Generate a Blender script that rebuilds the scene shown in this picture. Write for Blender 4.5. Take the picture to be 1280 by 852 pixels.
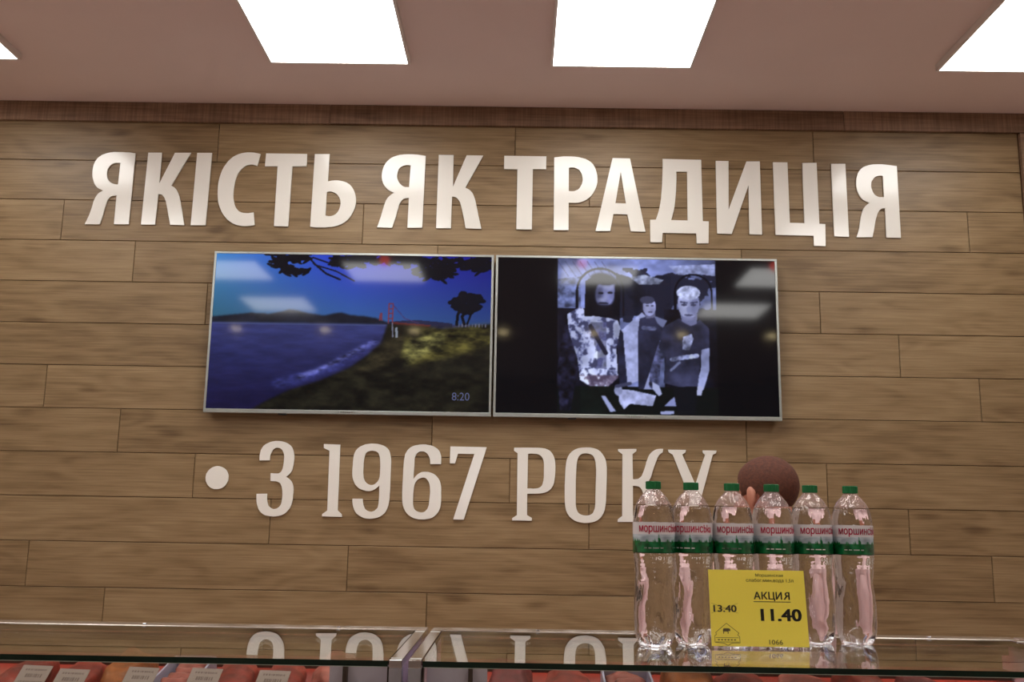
import bpy, bmesh, math, random
import numpy as np
from mathutils import Vector, Matrix
from mathutils.geometry import tessellate_polygon

for _o in list(bpy.data.objects):
    bpy.data.objects.remove(_o, do_unlink=True)
SC = bpy.context.scene
COL = SC.collection
PI = math.pi

# ------------------------------------------------------------------ camera
EYE = 1.5
cam_d = bpy.data.cameras.new('camera')
cam_d.sensor_width = 36.0
cam_d.lens = 1210.12 / 1280.0 * 36.0
cam_d.clip_start = 0.02
cam = bpy.data.objects.new('camera', cam_d)
COL.objects.link(cam)
_p, _r, _y = math.radians(10.3184), math.radians(0.9333), math.radians(-0.4608)
_f = Vector((math.sin(_y) * math.cos(_p), math.cos(_y) * math.cos(_p), math.sin(_p)))
_r0 = Vector((math.cos(_y), -math.sin(_y), 0))
_u0 = _r0.cross(_f)
_rt = _r0 * math.cos(_r) + _u0 * math.sin(_r)
_up = _u0 * math.cos(_r) - _r0 * math.sin(_r)
cam.matrix_world = Matrix(((_rt.x, _up.x, -_f.x, 0), (_rt.y, _up.y, -_f.y, 0), (_rt.z, _up.z, -_f.z, EYE), (0, 0, 0, 1)))
SC.camera = cam

# ------------------------------------------------------------------ world, exposure
world = bpy.data.worlds.new('world')
SC.world = world
world.use_nodes = True
world.node_tree.nodes['Background'].inputs[0].default_value = (1.0, 0.93, 0.88, 1)
world.node_tree.nodes['Background'].inputs[1].default_value = 0.05
SC.view_settings.view_transform = 'Standard'
SC.view_settings.look = 'None'
SC.view_settings.exposure = 0.0
SC.view_settings.gamma = 1.0
SC.view_settings.use_curve_mapping = False
SC.cycles.transparent_max_bounces = 40
SC.cycles.max_bounces = 16
SC.cycles.transmission_bounces = 14
SC.cycles.glossy_bounces = 6

PANEL_EMIT = 10.0       # ceiling light panels
SPOT_EMIT = 45.0        # warm downlights towards the shop door
CASE_EMIT = 11.0        # rosy tube in each display case

# ------------------------------------------------------------------ helpers
def tag(o, label=None, cat=None, group=None, kind=None):
    if label: o['label'] = label
    if cat: o['category'] = cat
    if group: o['group'] = group
    if kind: o['kind'] = kind
    return o

def link(name, me, parent=None, mat=None):
    o = bpy.data.objects.new(name, me)
    COL.objects.link(o)
    if mat is not None:
        ms = mat if isinstance(mat, (list, tuple)) else [mat]
        if len(me.materials) == 0:
            for m in ms: me.materials.append(m)
    if parent is not None: o.parent = parent
    return o

def empty(name, loc=(0, 0, 0), rz=0.0):
    o = bpy.data.objects.new(name, None)
    COL.objects.link(o)
    o.location = loc
    o.rotation_euler = (0, 0, rz)
    o.empty_display_size = 0.05
    return o

def copy_tree(o, parent=None):
    c = o.copy()
    COL.objects.link(c)
    c.parent = parent
    for ch in list(o.children): copy_tree(ch, c)
    return c

def bm_box(bm, x0, x1, y0, y1, z0, z1, bevel=0.0, mi=0):
    vs = [bm.verts.new(p) for p in ((x0,y0,z0),(x1,y0,z0),(x1,y1,z0),(x0,y1,z0),(x0,y0,z1),(x1,y0,z1),(x1,y1,z1),(x0,y1,z1))]
    fs = []
    for idx in ((0,3,2,1),(4,5,6,7),(0,1,5,4),(1,2,6,5),(2,3,7,6),(3,0,4,7)):
        f = bm.faces.new([vs[i] for i in idx]); f.material_index = mi; fs.append(f)
    if bevel > 0:
        es = set(e for f in fs for e in f.edges)
        bmesh.ops.bevel(bm, geom=list(es), offset=bevel, segments=2, profile=0.5, affect='EDGES')
    return vs

def bm_done(bm, name, smooth=False):
    bmesh.ops.recalc_face_normals(bm, faces=bm.faces[:])
    me = bpy.data.meshes.new(name)
    bm.to_mesh(me); bm.free()
    if smooth:
        for p in me.polygons: p.use_smooth = True
    return me

def box(name, x0, x1, y0, y1, z0, z1, mat, parent=None, bevel=0.0):
    bm = bmesh.new(); bm_box(bm, x0, x1, y0, y1, z0, z1, bevel)
    return link(name, bm_done(bm, name), parent, mat)

def lathe(name, prof, seg, mat, parent=None, mod=None, cap0=True, cap1=True, smooth=True):
    """prof: list of (radius, z)."""
    vs, fs = [], []
    for (r, z) in prof:
        for k in range(seg):
            t = 2 * PI * k / seg
            rr = r + (mod(t, r, z) if mod else 0.0)
            vs.append((rr * math.cos(t), rr * math.sin(t), z))
    n = len(prof)
    for i in range(n - 1):
        for k in range(seg):
            a, b = i * seg + k, i * seg + (k + 1) % seg
            fs.append((a, b, b + seg, a + seg))
    if cap0: fs.append(tuple(range(seg))[::-1])
    if cap1: fs.append(tuple((n - 1) * seg + k for k in range(seg)))
    me = bpy.data.meshes.new(name)
    me.from_pydata(vs, [], fs); me.update()
    if smooth:
        for p in me.polygons: p.use_smooth = len(p.vertices) == 4
    if name is None: return me
    return link(name, me, parent, mat)

def curve_mesh(cu):
    o = bpy.data.objects.new('tmp', cu)
    COL.objects.link(o)
    dg = bpy.context.evaluated_depsgraph_get()
    me = bpy.data.meshes.new_from_object(o.evaluated_get(dg))
    bpy.data.objects.remove(o, do_unlink=True)
    bpy.data.curves.remove(cu)
    me.materials.clear()
    return me

def outline_mesh(loops, half_depth, bevel=0.0):
    """flat cut shape from closed loops (metres), in the local XY plane."""
    cu = bpy.data.curves.new('tmp', 'CURVE')
    cu.dimensions = '2D'; cu.fill_mode = 'BOTH'
    cu.extrude = half_depth; cu.bevel_depth = bevel; cu.bevel_resolution = 1; cu.offset = -bevel
    for lp in loops:
        s = cu.splines.new('POLY'); s.points.add(len(lp) - 1); s.use_cyclic_u = True
        for pt, (x, y) in zip(s.points, lp): pt.co = (x, y, 0, 1)
    return curve_mesh(cu)

def text_mesh(body, size, bold=0.0, align='CENTER', extrude=0.0, shear=0.0, space=1.0):
    """lettering; 'bold' thickens the strokes by overlapping shifted copies."""
    me = text_plain(body, size, align, extrude, shear, space)
    if bold > 0:
        bm = bmesh.new()
        for dx, dy in ((-1, -0.4), (1, -0.4), (-1, 0.4), (1, 0.4), (0, 0)):
            t = me.copy(); t.transform(Matrix.Translation((dx * bold, dy * bold, 0))); bm.from_mesh(t); bpy.data.meshes.remove(t)
        bm.to_mesh(me); bm.free()
    return me

def text_plain(body, size, align, extrude, shear, space):
    """outline the lettering, then fill contour by contour so overlapping strokes stay solid."""
    cu = bpy.data.curves.new('tmp', 'FONT')
    cu.body = body; cu.size = size * 100.0; cu.fill_mode = 'NONE'
    cu.align_x = align; cu.shear = shear; cu.resolution_u = 3; cu.space_character = space
    wire = curve_mesh(cu)
    nb = {}
    for e in wire.edges:
        a, b = e.vertices; nb.setdefault(a, []).append(b); nb.setdefault(b, []).append(a)
    co = [v.co * 0.01 for v in wire.vertices]
    order = sorted(nb); seen = set(); loops = []
    for s in order:
        if s in seen: continue
        lp, prev, cur = [s], None, s; seen.add(s)
        while True:
            nx = [n for n in nb[cur] if n not in seen]
            if not nx: break
            nxt = min(nx) if len(lp) == 1 else nx[0]
            lp.append(nxt); seen.add(nxt); cur = nxt
        if len(lp) > 2: loops.append([Vector((co[k].x, co[k].y, 0)) for k in lp])
    bpy.data.meshes.remove(wire)
    def area(p): return sum(p[k - 1].x * p[k].y - p[k].x * p[k - 1].y for k in range(len(p))) / 2
    def inside(q, p):
        c = False
        for k in range(len(p)):
            a, b = p[k - 1], p[k]
            if (a.y > q.y) != (b.y > q.y) and q.x < (b.x - a.x) * (q.y - a.y) / (b.y - a.y) + a.x: c = not c
        return c
    outer, hole = [], []
    for p in loops:
        inn = [o for o in loops if o is not p and abs(area(o)) > abs(area(p)) and all(inside(q, o) for q in p[::2])]
        (hole if any(area(o) * area(p) < 0 for o in inn) else outer).append(p)
    vs, fs = [], []
    for p in outer:
        hs = [h for h in hole if all(inside(q, p) for q in h[::3])]
        base = len(vs); polys = [p] + hs
        for h in polys: vs += [tuple(q) for q in h]
        for t in tessellate_polygon(polys): fs.append(tuple(base + k for k in t))
    me = bpy.data.meshes.new('tmp'); me.from_pydata(vs, [], fs); me.update()
    return me

def fit_mesh(me, x0, x1, y0, y1):
    """stretch a flat mesh into the given box in its XY plane."""
    co = np.empty(len(me.vertices) * 3); me.vertices.foreach_get('co', co); co = co.reshape(-1, 3)
    mn, mx = co.min(0), co.max(0)
    co[:, 0] = x0 + (co[:, 0] - mn[0]) / (mx[0] - mn[0]) * (x1 - x0)
    co[:, 1] = y0 + (co[:, 1] - mn[1]) / (mx[1] - mn[1]) * (y1 - y0)
    me.vertices.foreach_set('co', co.ravel()); me.update()
    return me

def xform_mesh(me, M):
    me.transform(M); me.update(); return me

# ------------------------------------------------------------------ materials
def new_mat(name):
    m = bpy.data.materials.new(name); m.use_nodes = True
    nt = m.node_tree
    return m, nt, nt.nodes['Principled BSDF'], nt.nodes['Material Output']

def plain(name, col, rough=0.5, metal=0.0, spec=0.5, var=0.0, scale=20.0, bump=0.0, coat=0.0, emit=None, emit_s=0.0):
    m, nt, b, out = new_mat(name)
    b.inputs['Base Color'].default_value = (*col, 1)
    b.inputs['Roughness'].default_value = rough
    b.inputs['Metallic'].default_value = metal
    b.inputs['Specular IOR Level'].default_value = spec
    b.inputs['Coat Weight'].default_value = coat
    if emit:
        b.inputs['Emission Color'].default_value = (*emit, 1); b.inputs['Emission Strength'].default_value = emit_s
    if var > 0 or bump > 0:
        tc = nt.nodes.new('ShaderNodeTexCoord'); nz = nt.nodes.new('ShaderNodeTexNoise')
        nz.inputs['Scale'].default_value = scale; nz.inputs['Detail'].default_value = 5
        nt.links.new(tc.outputs['Object'], nz.inputs['Vector'])
        if var > 0:
            rp = nt.nodes.new('ShaderNodeValToRGB')
            rp.color_ramp.elements[0].position = 0.3; rp.color_ramp.elements[1].position = 0.7
            rp.color_ramp.elements[0].color = (*[c * (1 - var) for c in col], 1)
            rp.color_ramp.elements[1].color = (*[min(1, c * (1 + var)) for c in col], 1)
            nt.links.new(nz.outputs['Fac'], rp.inputs['Fac']); nt.links.new(rp.outputs['Color'], b.inputs['Base Color'])
        if bump > 0:
            bp = nt.nodes.new('ShaderNodeBump'); bp.inputs['Strength'].default_value = bump; bp.inputs['Distance'].default_value = 0.004
            nt.links.new(nz.outputs['Fac'], bp.inputs['Height']); nt.links.new(bp.outputs['Normal'], b.inputs['Normal'])
    return m

def emitter(name, col, s):
    m, nt, b, out = new_mat(name)
    nt.nodes.remove(b)
    e = nt.nodes.new('ShaderNodeEmission'); e.inputs[0].default_value = (*col, 1); e.inputs[1].default_value = s
    nt.links.new(e.outputs[0], out.inputs[0])
    return m

def ripple(nt, scale, strength, dist=0.002):
    tc = nt.nodes.new('ShaderNodeTexCoord'); mp = nt.nodes.new('ShaderNodeMapping'); mp.inputs['Scale'].default_value = scale
    nz = nt.nodes.new('ShaderNodeTexNoise'); nz.inputs['Scale'].default_value = 1.0; nz.inputs['Detail'].default_value = 2.0
    bp = nt.nodes.new('ShaderNodeBump'); bp.inputs['Strength'].default_value = strength; bp.inputs['Distance'].default_value = dist
    nt.links.new(tc.outputs['Object'], mp.inputs[0]); nt.links.new(mp.outputs[0], nz.inputs['Vector']); nt.links.new(nz.outputs['Fac'], bp.inputs['Height'])
    return bp.outputs['Normal']

def clear_sheet(name, tint, ior=1.5, rough=0.0, refl=1.0, wavy=None):
    """thin clear glass / plastic: fresnel reflection over straight transmission."""
    m, nt, b, out = new_mat(name)
    nt.nodes.remove(b)
    fr = nt.nodes.new('ShaderNodeFresnel'); fr.inputs['IOR'].default_value = ior
    tr = nt.nodes.new('ShaderNodeBsdfTransparent'); tr.inputs[0].default_value = (*tint, 1)
    gl = nt.nodes.new('ShaderNodeBsdfGlossy'); gl.inputs['Roughness'].default_value = rough
    gl.inputs['Color'].default_value = (refl, refl, refl, 1)
    if wavy: nt.links.new(ripple(nt, *wavy), gl.inputs['Normal'])
    mx = nt.nodes.new('ShaderNodeMixShader')
    # the back face of a sheet sees the inverse ratio; use the outer ratio for both faces
    geo = nt.nodes.new('ShaderNodeNewGeometry')
    mi = nt.nodes.new('ShaderNodeMix'); mi.data_type = 'FLOAT'
    mi.inputs[2].default_value = ior; mi.inputs[3].default_value = 1.0 / ior
    nt.links.new(geo.outputs['Backfacing'], mi.inputs[0])
    nt.links.new(mi.outputs[0], fr.inputs['IOR'])
    nt.links.new(fr.outputs[0], mx.inputs[0]); nt.links.new(tr.outputs[0], mx.inputs[1]); nt.links.new(gl.outputs[0], mx.inputs[2])
    nt.links.new(mx.outputs[0], out.inputs[0])
    return m

def wood(name, dark, mid, light, sx=1.6, sz=26.0, saw=0.0, rough=0.42, var=0.16):
    m, nt, b, out = new_mat(name)
    N, L = nt.nodes.new, nt.links.new
    tc = N('ShaderNodeTexCoord'); oi = N('ShaderNodeObjectInfo')
    sh = N('ShaderNodeVectorMath'); sh.operation = 'SCALE'
    cb = N('ShaderNodeCombineXYZ'); cb.inputs[0].default_value = 37.0; cb.inputs[1].default_value = 11.0; cb.inputs[2].default_value = 53.0
    L(cb.outputs[0], sh.inputs[0]); L(oi.outputs['Random'], sh.inputs['Scale'])
    ad = N('ShaderNodeVectorMath'); ad.operation = 'ADD'
    L(tc.outputs['Object'], ad.inputs[0]); L(sh.outputs[0], ad.inputs[1])
    def mapped(s):
        mp = N('ShaderNodeMapping'); mp.inputs['Scale'].default_value = s; L(ad.outputs[0], mp.inputs['Vector']); return mp.outputs[0]
    # slow drift that bends the grain into cathedral arcs
    n0 = N('ShaderNodeTexNoise'); n0.inputs['Scale'].default_value = 1.0; n0.inputs['Detail'].default_value = 2.0
    L(mapped((1.3, 1.0, 5.0)), n0.inputs['Vector'])
    wv = N('ShaderNodeMath'); wv.operation = 'MULTIPLY'; wv.inputs[1].default_value = 15.0; L(n0.outputs['Fac'], wv.inputs[0])
    sn = N('ShaderNodeMath'); sn.operation = 'SINE'
    fx = N('ShaderNodeMath'); fx.operation = 'MULTIPLY'; fx.inputs[1].default_value = 3.4
    L(wv.outputs[0], fx.inputs[0]); L(fx.outputs[0], sn.inputs[0])
    # fine fibres
    n1 = N('ShaderNodeTexNoise'); n1.inputs['Scale'].default_value = 1.0; n1.inputs['Detail'].default_value = 9.0; n1.inputs['Roughness'].default_value = 0.68
    L(mapped((sx * 2.2, 4.0, sz * 5.0)), n1.inputs['Vector'])
    # broad tone patches
    n2 = N('ShaderNodeTexNoise'); n2.inputs['Scale'].default_value = 1.0; n2.inputs['Detail'].default_value = 3.0
    L(mapped((2.2, 2.0, 11.0)), n2.inputs['Vector'])
    # knots
    vo = N('ShaderNodeTexVoronoi'); vo.inputs['Scale'].default_value = 1.0; L(mapped((2.6, 0.6, 7.5)), vo.inputs['Vector'])
    kn = N('ShaderNodeMapRange'); kn.inputs[1].default_value = 0.03; kn.inputs[2].default_value = 0.20; kn.inputs[3].default_value = 0.26; kn.inputs[4].default_value = 0.0
    L(vo.outputs['Distance'], kn.inputs[0])
    def mul(s, k):
        n = N('ShaderNodeMath'); n.operation = 'MULTIPLY'; n.inputs[1].default_value = k; L(s, n.inputs[0]); return n.outputs[0]
    def add(a, bb, op='ADD'):
        n = N('ShaderNodeMath'); n.operation = op; L(a, n.inputs[0])
        if isinstance(bb, float): n.inputs[1].default_value = bb
        else: L(bb, n.inputs[1])
        return n.outputs[0]
    v = add(mul(n1.outputs['Fac'], 0.95), mul(n2.outputs['Fac'], 0.55))
    v = add(v, mul(sn.outputs[0], 0.055))
    v = add(v, kn.outputs[0], 'SUBTRACT')
    rnd = add(mul(oi.outputs['Random'], var), -0.25 - var * 0.5)
    v = add(v, rnd)
    rp = N('ShaderNodeValToRGB')
    e = rp.color_ramp.elements
    e[0].position = 0.16; e[0].color = (*dark, 1); e[1].position = 0.78; e[1].color = (*light, 1)
    em = rp.color_ramp.elements.new(0.47); em.color = (*mid, 1)
    L(v, rp.inputs['Fac'])
    col = rp.outputs['Color']
    if saw > 0:
        n3 = N('ShaderNodeTexNoise'); n3.inputs['Scale'].default_value = 1.0; n3.inputs['Detail'].default_value = 4.0
        L(mapped((150.0, 2.0, 4.0)), n3.inputs['Vector'])
        mr = N('ShaderNodeMapRange'); mr.inputs[1].default_value = 0.35; mr.inputs[2].default_value = 0.65; mr.inputs[3].default_value = 1 - saw; mr.inputs[4].default_value = 1 + saw * 0.6
        L(n3.outputs['Fac'], mr.inputs[0])
        vm = N('ShaderNodeVectorMath'); vm.operation = 'SCALE'; L(col, vm.inputs[0]); L(mr.outputs[0], vm.inputs['Scale']); col = vm.outputs[0]
    L(col, b.inputs['Base Color'])
    b.inputs['Roughness'].default_value = rough
    b.inputs['Specular IOR Level'].default_value = 0.35
    bp = N('ShaderNodeBump'); bp.inputs['Strength'].default_value = 0.12; bp.inputs['Distance'].default_value = 0.002
    L(n1.outputs['Fac'], bp.inputs['Height']); L(bp.outputs['Normal'], b.inputs['Normal'])
    return m

def attr_mat(name, emit=0.0, rough=0.3, spec=0.5, coat=0.0):
    """colours drawn by code into the mesh's colour layer (flat print or a screen picture)."""
    m, nt, b, out = new_mat(name)
    at = nt.nodes.new('ShaderNodeAttribute'); at.attribute_name = 'print'
    b.inputs['Roughness'].default_value = rough; b.inputs['Specular IOR Level'].default_value = spec; b.inputs['Coat Weight'].default_value = coat
    if emit > 0:
        b.inputs['Base Color'].default_value = (0.004, 0.004, 0.005, 1)
        nt.links.new(at.outputs['Color'], b.inputs['Emission Color']); b.inputs['Emission Strength'].default_value = emit
    else:
        nt.links.new(at.outputs['Color'], b.inputs['Base Color'])
    return m

M = {}
M['oak'] = wood('oak_laminate', (0.118, 0.070, 0.031), (0.240, 0.157, 0.077), (0.338, 0.235, 0.126), var=0.12)
M['trim_wood'] = wood('rough_sawn_trim', (0.11, 0.062, 0.036), (0.21, 0.126, 0.077), (0.30, 0.190, 0.122), saw=0.22, rough=0.6)
M['joint'] = plain('joint_brown', (0.12, 0.050, 0.020), 0.8)
M['ceiling'] = plain('ceiling_paint', (0.80, 0.665, 0.625), 0.8, var=0.02, scale=3)
M['wall_paint'] = plain('wall_paint', (0.50, 0.42, 0.37), 0.8, var=0.03, scale=3)
M['floor'] = plain('floor_tile', (0.58, 0.42, 0.36), 0.35, var=0.08, scale=6)
M['letter'] = plain('letter_pvc', (0.85, 0.825, 0.76), 0.15, spec=0.6, var=0.012, scale=8)
M['panel_emit'] = emitter('panel_diffuser', (1.0, 0.985, 0.95), PANEL_EMIT)
M['panel_frame'] = plain('panel_frame', (0.74, 0.68, 0.64), 0.45, var=0.03)
M['silver'] = plain('silver_bezel', (0.42, 0.45, 0.43), 0.34, metal=0.75, var=0.03, scale=40)
M['tv_back'] = plain('black_plastic', (0.015, 0.015, 0.016), 0.5, var=0.1, scale=60)
M['screen'] = attr_mat('screen_picture', emit=1.0, rough=0.06, spec=0.32)
M['screen_text'] = emitter('screen_digits', (0.09, 0.10, 0.19), 1.0)
M['chrome'] = plain('bright_metal', (0.66, 0.66, 0.68), 0.12, metal=1.0, var=0.04, scale=30)
M['steel'] = plain('brushed_steel', (0.45, 0.47, 0.52), 0.3, metal=0.9, var=0.05, scale=50)
M['rail'] = plain('anodised_rail', (0.60, 0.53, 0.47), 0.2, metal=0.8, var=0.04, scale=40)
M['glass'] = clear_sheet('counter_glass', (0.88, 0.92, 0.89), 1.5)
M['glass_edge'] = plain('glass_edge_green', (0.003, 0.014, 0.009), 0.12, spec=0.5, var=0.3, scale=14)
M['white_panel'] = plain('enamel_panel', (0.66, 0.52, 0.66), 0.3, var=0.03)
M['case_body'] = plain('case_body', (0.30, 0.27, 0.26), 0.4, var=0.05)
M['case_dark'] = plain('dark_gasket', (0.05, 0.018, 0.014), 0.5, var=0.1)
M['case_emit'] = emitter('rosy_tube', (1.0, 0.30, 0.22), CASE_EMIT)
# ------------------------------------------------------------------ room shell
WY = 4.2565              # front face of the plank wall
CEIL = 3.378
XL, XR, YB = -3.4, 3.6, -5.0
def struct(o): o['kind'] = 'structure'; return o
struct(box('floor', XL, XR, YB, WY + 0.10, -0.05, 0.0, M['floor']))
struct(box('ceiling', XL, XR, YB, WY + 0.10, CEIL, CEIL + 0.05, M['ceiling']))
struct(box('wall_left', XL - 0.05, XL, YB, WY + 0.10, 0.0, CEIL, M['wall_paint']))
struct(box('wall_right', XR, XR + 0.05, YB, WY + 0.10, 0.0, CEIL, M['wall_paint']))
struct(box('wall_front', XL, XR, YB - 0.05, YB, 0.0, CEIL, M['wall_paint']))
PX1 = 2.292
wall = struct(box('wall_back', XL, XR, WY + 0.0105, WY + 0.10, 0.0, CEIL, M['joint']))
# planks: 1.38 m x 192 mm, quarter stagger
PH, PL, PZ = 0.192, 1.38, 1.7889 + EYE
GAP = 0.0012
def plank_mesh(length, height):
    bm = bmesh.new()
    a, h, c = length / 2 - GAP, height / 2 - GAP, 0.0016
    # face, chamfer ring and sides
    rings = [((-a + c, -h + c, a - c, h - c), -0.006), ((-a, -h, a, h), -0.006 + c), ((-a, -h, a, h), 0.005)]
    R = []
    for (x0, z0, x1, z1), y in rings:
        R.append([bm.verts.new(p) for p in ((x0, y, z0), (x1, y, z0), (x1, y, z1), (x0, y, z1))])
    bm.faces.new(R[0])
    for i in range(2):
        for k in range(4): bm.faces.new((R[i][k], R[i][(k + 1) % 4], R[i + 1][(k + 1) % 4], R[i + 1][k]))
    bm.faces.new(R[2][::-1])
    return bm_done(bm, 'plank')
_cache = {}
for i in range(-1, 18):
    zt, zb = PZ - PH * i, PZ - PH * (i + 1)
    zt = min(zt, CEIL - 0.001); zb = max(zb, 0.001)
    if zt - zb < 0.02: continue
    ph = (0.975 + 0.25 * i) % 1.0
    k0 = math.floor(XL / PL) - 1
    x = (k0 + ph) * PL
    while x < PX1:
        x0, x1 = max(x, XL + 0.001), min(x + PL, PX1)
        x += PL
        if x1 - x0 < 0.03: continue
        key = (round(x1 - x0, 3), round(zt - zb, 3))
        if key not in _cache: _cache[key] = plank_mesh(*key)
        o = link('plank', _cache[key], wall, M['oak'])
        o.location = ((x0 + x1) / 2, WY + 0.006, (zt + zb) / 2)
# plain plaster to the right of the plank field
box('plaster_panel', PX1 + 0.075, XR - 0.001, WY, WY + 0.0104, 0.001, CEIL - 0.001, M['wall_paint'], wall)
# rough sawn boards along the ceiling and up the right side
t1 = struct(empty('trim_1', (0, WY, 3.284)))
for a, b in ((XL + 0.002, -0.898), (-0.896, 1.484), (1.486, XR - 0.002)):
    o = box('board', -(b - a) / 2, (b - a) / 2, -0.022, -0.0006, 0.0, CEIL - 3.284 - 0.001, M['trim_wood'], t1, 0.0015)
    o.location = ((a + b) / 2, 0, 0)
t2 = struct(empty('trim_2', (PX1 + 0.038, WY, 0)))
o = box('board', -1.64, 1.64, -0.022, -0.0006, -0.036, 0.036, M['trim_wood'], t2, 0.0015)
o.rotation_euler = (0, PI / 2, 0); o.location = (0, 0, 1.641)

# ------------------------------------------------------------------ ceiling light panels
LW, LB = 0.568, 3.348
def light_proto():
    t = empty('ceiling_light')
    bm = bmesh.new()
    h, fr = LW / 2 + 0.010, 0.010
    bm_box(bm, -h, h, -h, -h + fr, LB, CEIL - 0.0005); bm_box(bm, -h, h, h - fr, h, LB, CEIL - 0.0005)
    bm_box(bm, -h, -h + fr, -h + fr, h - fr, LB, CEIL - 0.0005); bm_box(bm, h - fr, h, -h + fr, h - fr, LB, CEIL - 0.0005)
    f = link('frame', bm_done(bm, 'frame'), t, M['panel_frame'])
    box('diffuser', -LW / 2 + 0.0003, LW / 2 - 0.0003, -LW / 2 + 0.0003, LW / 2 - 0.0003, LB + 0.002, LB + 0.008, M['panel_emit'], t)
    return t
lp = light_proto()
cols = [-2.114 - LW / 2, -1.051 + LW / 2, 0.122 + LW / 2, 1.722 + LW / 2]
row0 = 3.756 - LW / 2
names0 = ['leftmost square ceiling light panel, only its corner in view',
          'square ceiling light panel above the left television',
          'square ceiling light panel above the right television',
          'rightmost square ceiling light panel, cut by the right edge']
first = True
for ry, cols_ in ((row0, cols), (2.30, cols), (1.12, (-2.27, -1.05, 0.60, 2.0)), (-0.10, (-2.17, 1.9))):
    for ci, cx in enumerate(cols_):
        o = lp if first else copy_tree(lp)
        first = False
        o.location = (cx, ry, 0)
        if ry == row0: tag(o, names0[ci], 'ceiling light', 'ceiling light panels')
        else: tag(o, 'square ceiling light panel over the shop floor, outside the view', 'ceiling light', 'ceiling light panels')
# glazed shop window behind the viewer
w1 = struct(empty('window_1', (-0.66, YB, 1.72)))
bm = bmesh.new()
for q_ in ((-0.36, 0.36, 0.0, 0.04), (-0.36, 0.36, 0.52, 0.56), (-0.36, -0.32, 0.04, 0.52), (0.32, 0.36, 0.04, 0.52)): bm_box(bm, q_[0], q_[1], 0.0005, 0.05, q_[2], q_[3])
link('window_frame', bm_done(bm, 'window_frame'), w1, M['panel_frame'])
box('pane', -0.3195, 0.3195, 0.012, 0.018, 0.0405, 0.5195, emitter('daylit_pane', (0.92, 0.96, 1.0), 6.0), w1)
# warm recessed downlights further back, seen only mirrored in the screens
M['spot_emit'] = emitter('warm_spot', (1.0, 0.80, 0.42), SPOT_EMIT)
M['red_emit'] = emitter('red_lamp', (1.0, 0.10, 0.06), 10.0)
sp = empty('downlight')
lathe('ring', [(0.052, CEIL - 0.004), (0.066, CEIL - 0.006), (0.068, CEIL - 0.0005), (0.052, CEIL - 0.0005)], 24, M['panel_frame'], sp, cap0=False, cap1=False)
lathe('lens', [(0.0515, CEIL - 0.003), (0.0515, CEIL - 0.0008)], 24, M['spot_emit'], sp)
for k in range(7):
    o = sp if k == 0 else copy_tree(sp)
    o.location = (-2.93 + k * 0.92, -1.4, 0)
    tag(o, 'small warm round downlight, seen only as a glint in the screens', 'downlight', 'round downlights')
rl = empty('red_pendant')
lathe('bulb', [(0.004, -0.0), (0.022, 0.010), (0.034, 0.030), (0.034, 0.048), (0.020, 0.068), (0.010, 0.075)], 20, M['red_emit'], rl)
lathe('holder', [(0.012, 0.074), (0.016, 0.080), (0.016, 0.110), (0.004, 0.118), (0.003, 0.20), (0.02, 0.203), (0.02, 0.2065)], 16, M['tv_back'], rl)
for k, x in enumerate((-0.93, 0.42, 1.73)):
    o = rl if k == 0 else copy_tree(rl)
    o.location = (x, 2.0, CEIL - 0.207)
    tag(o, 'small red pendant lamp, seen only as a red glint in the screens', 'pendant lamp', 'red pendant lamps')
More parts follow.
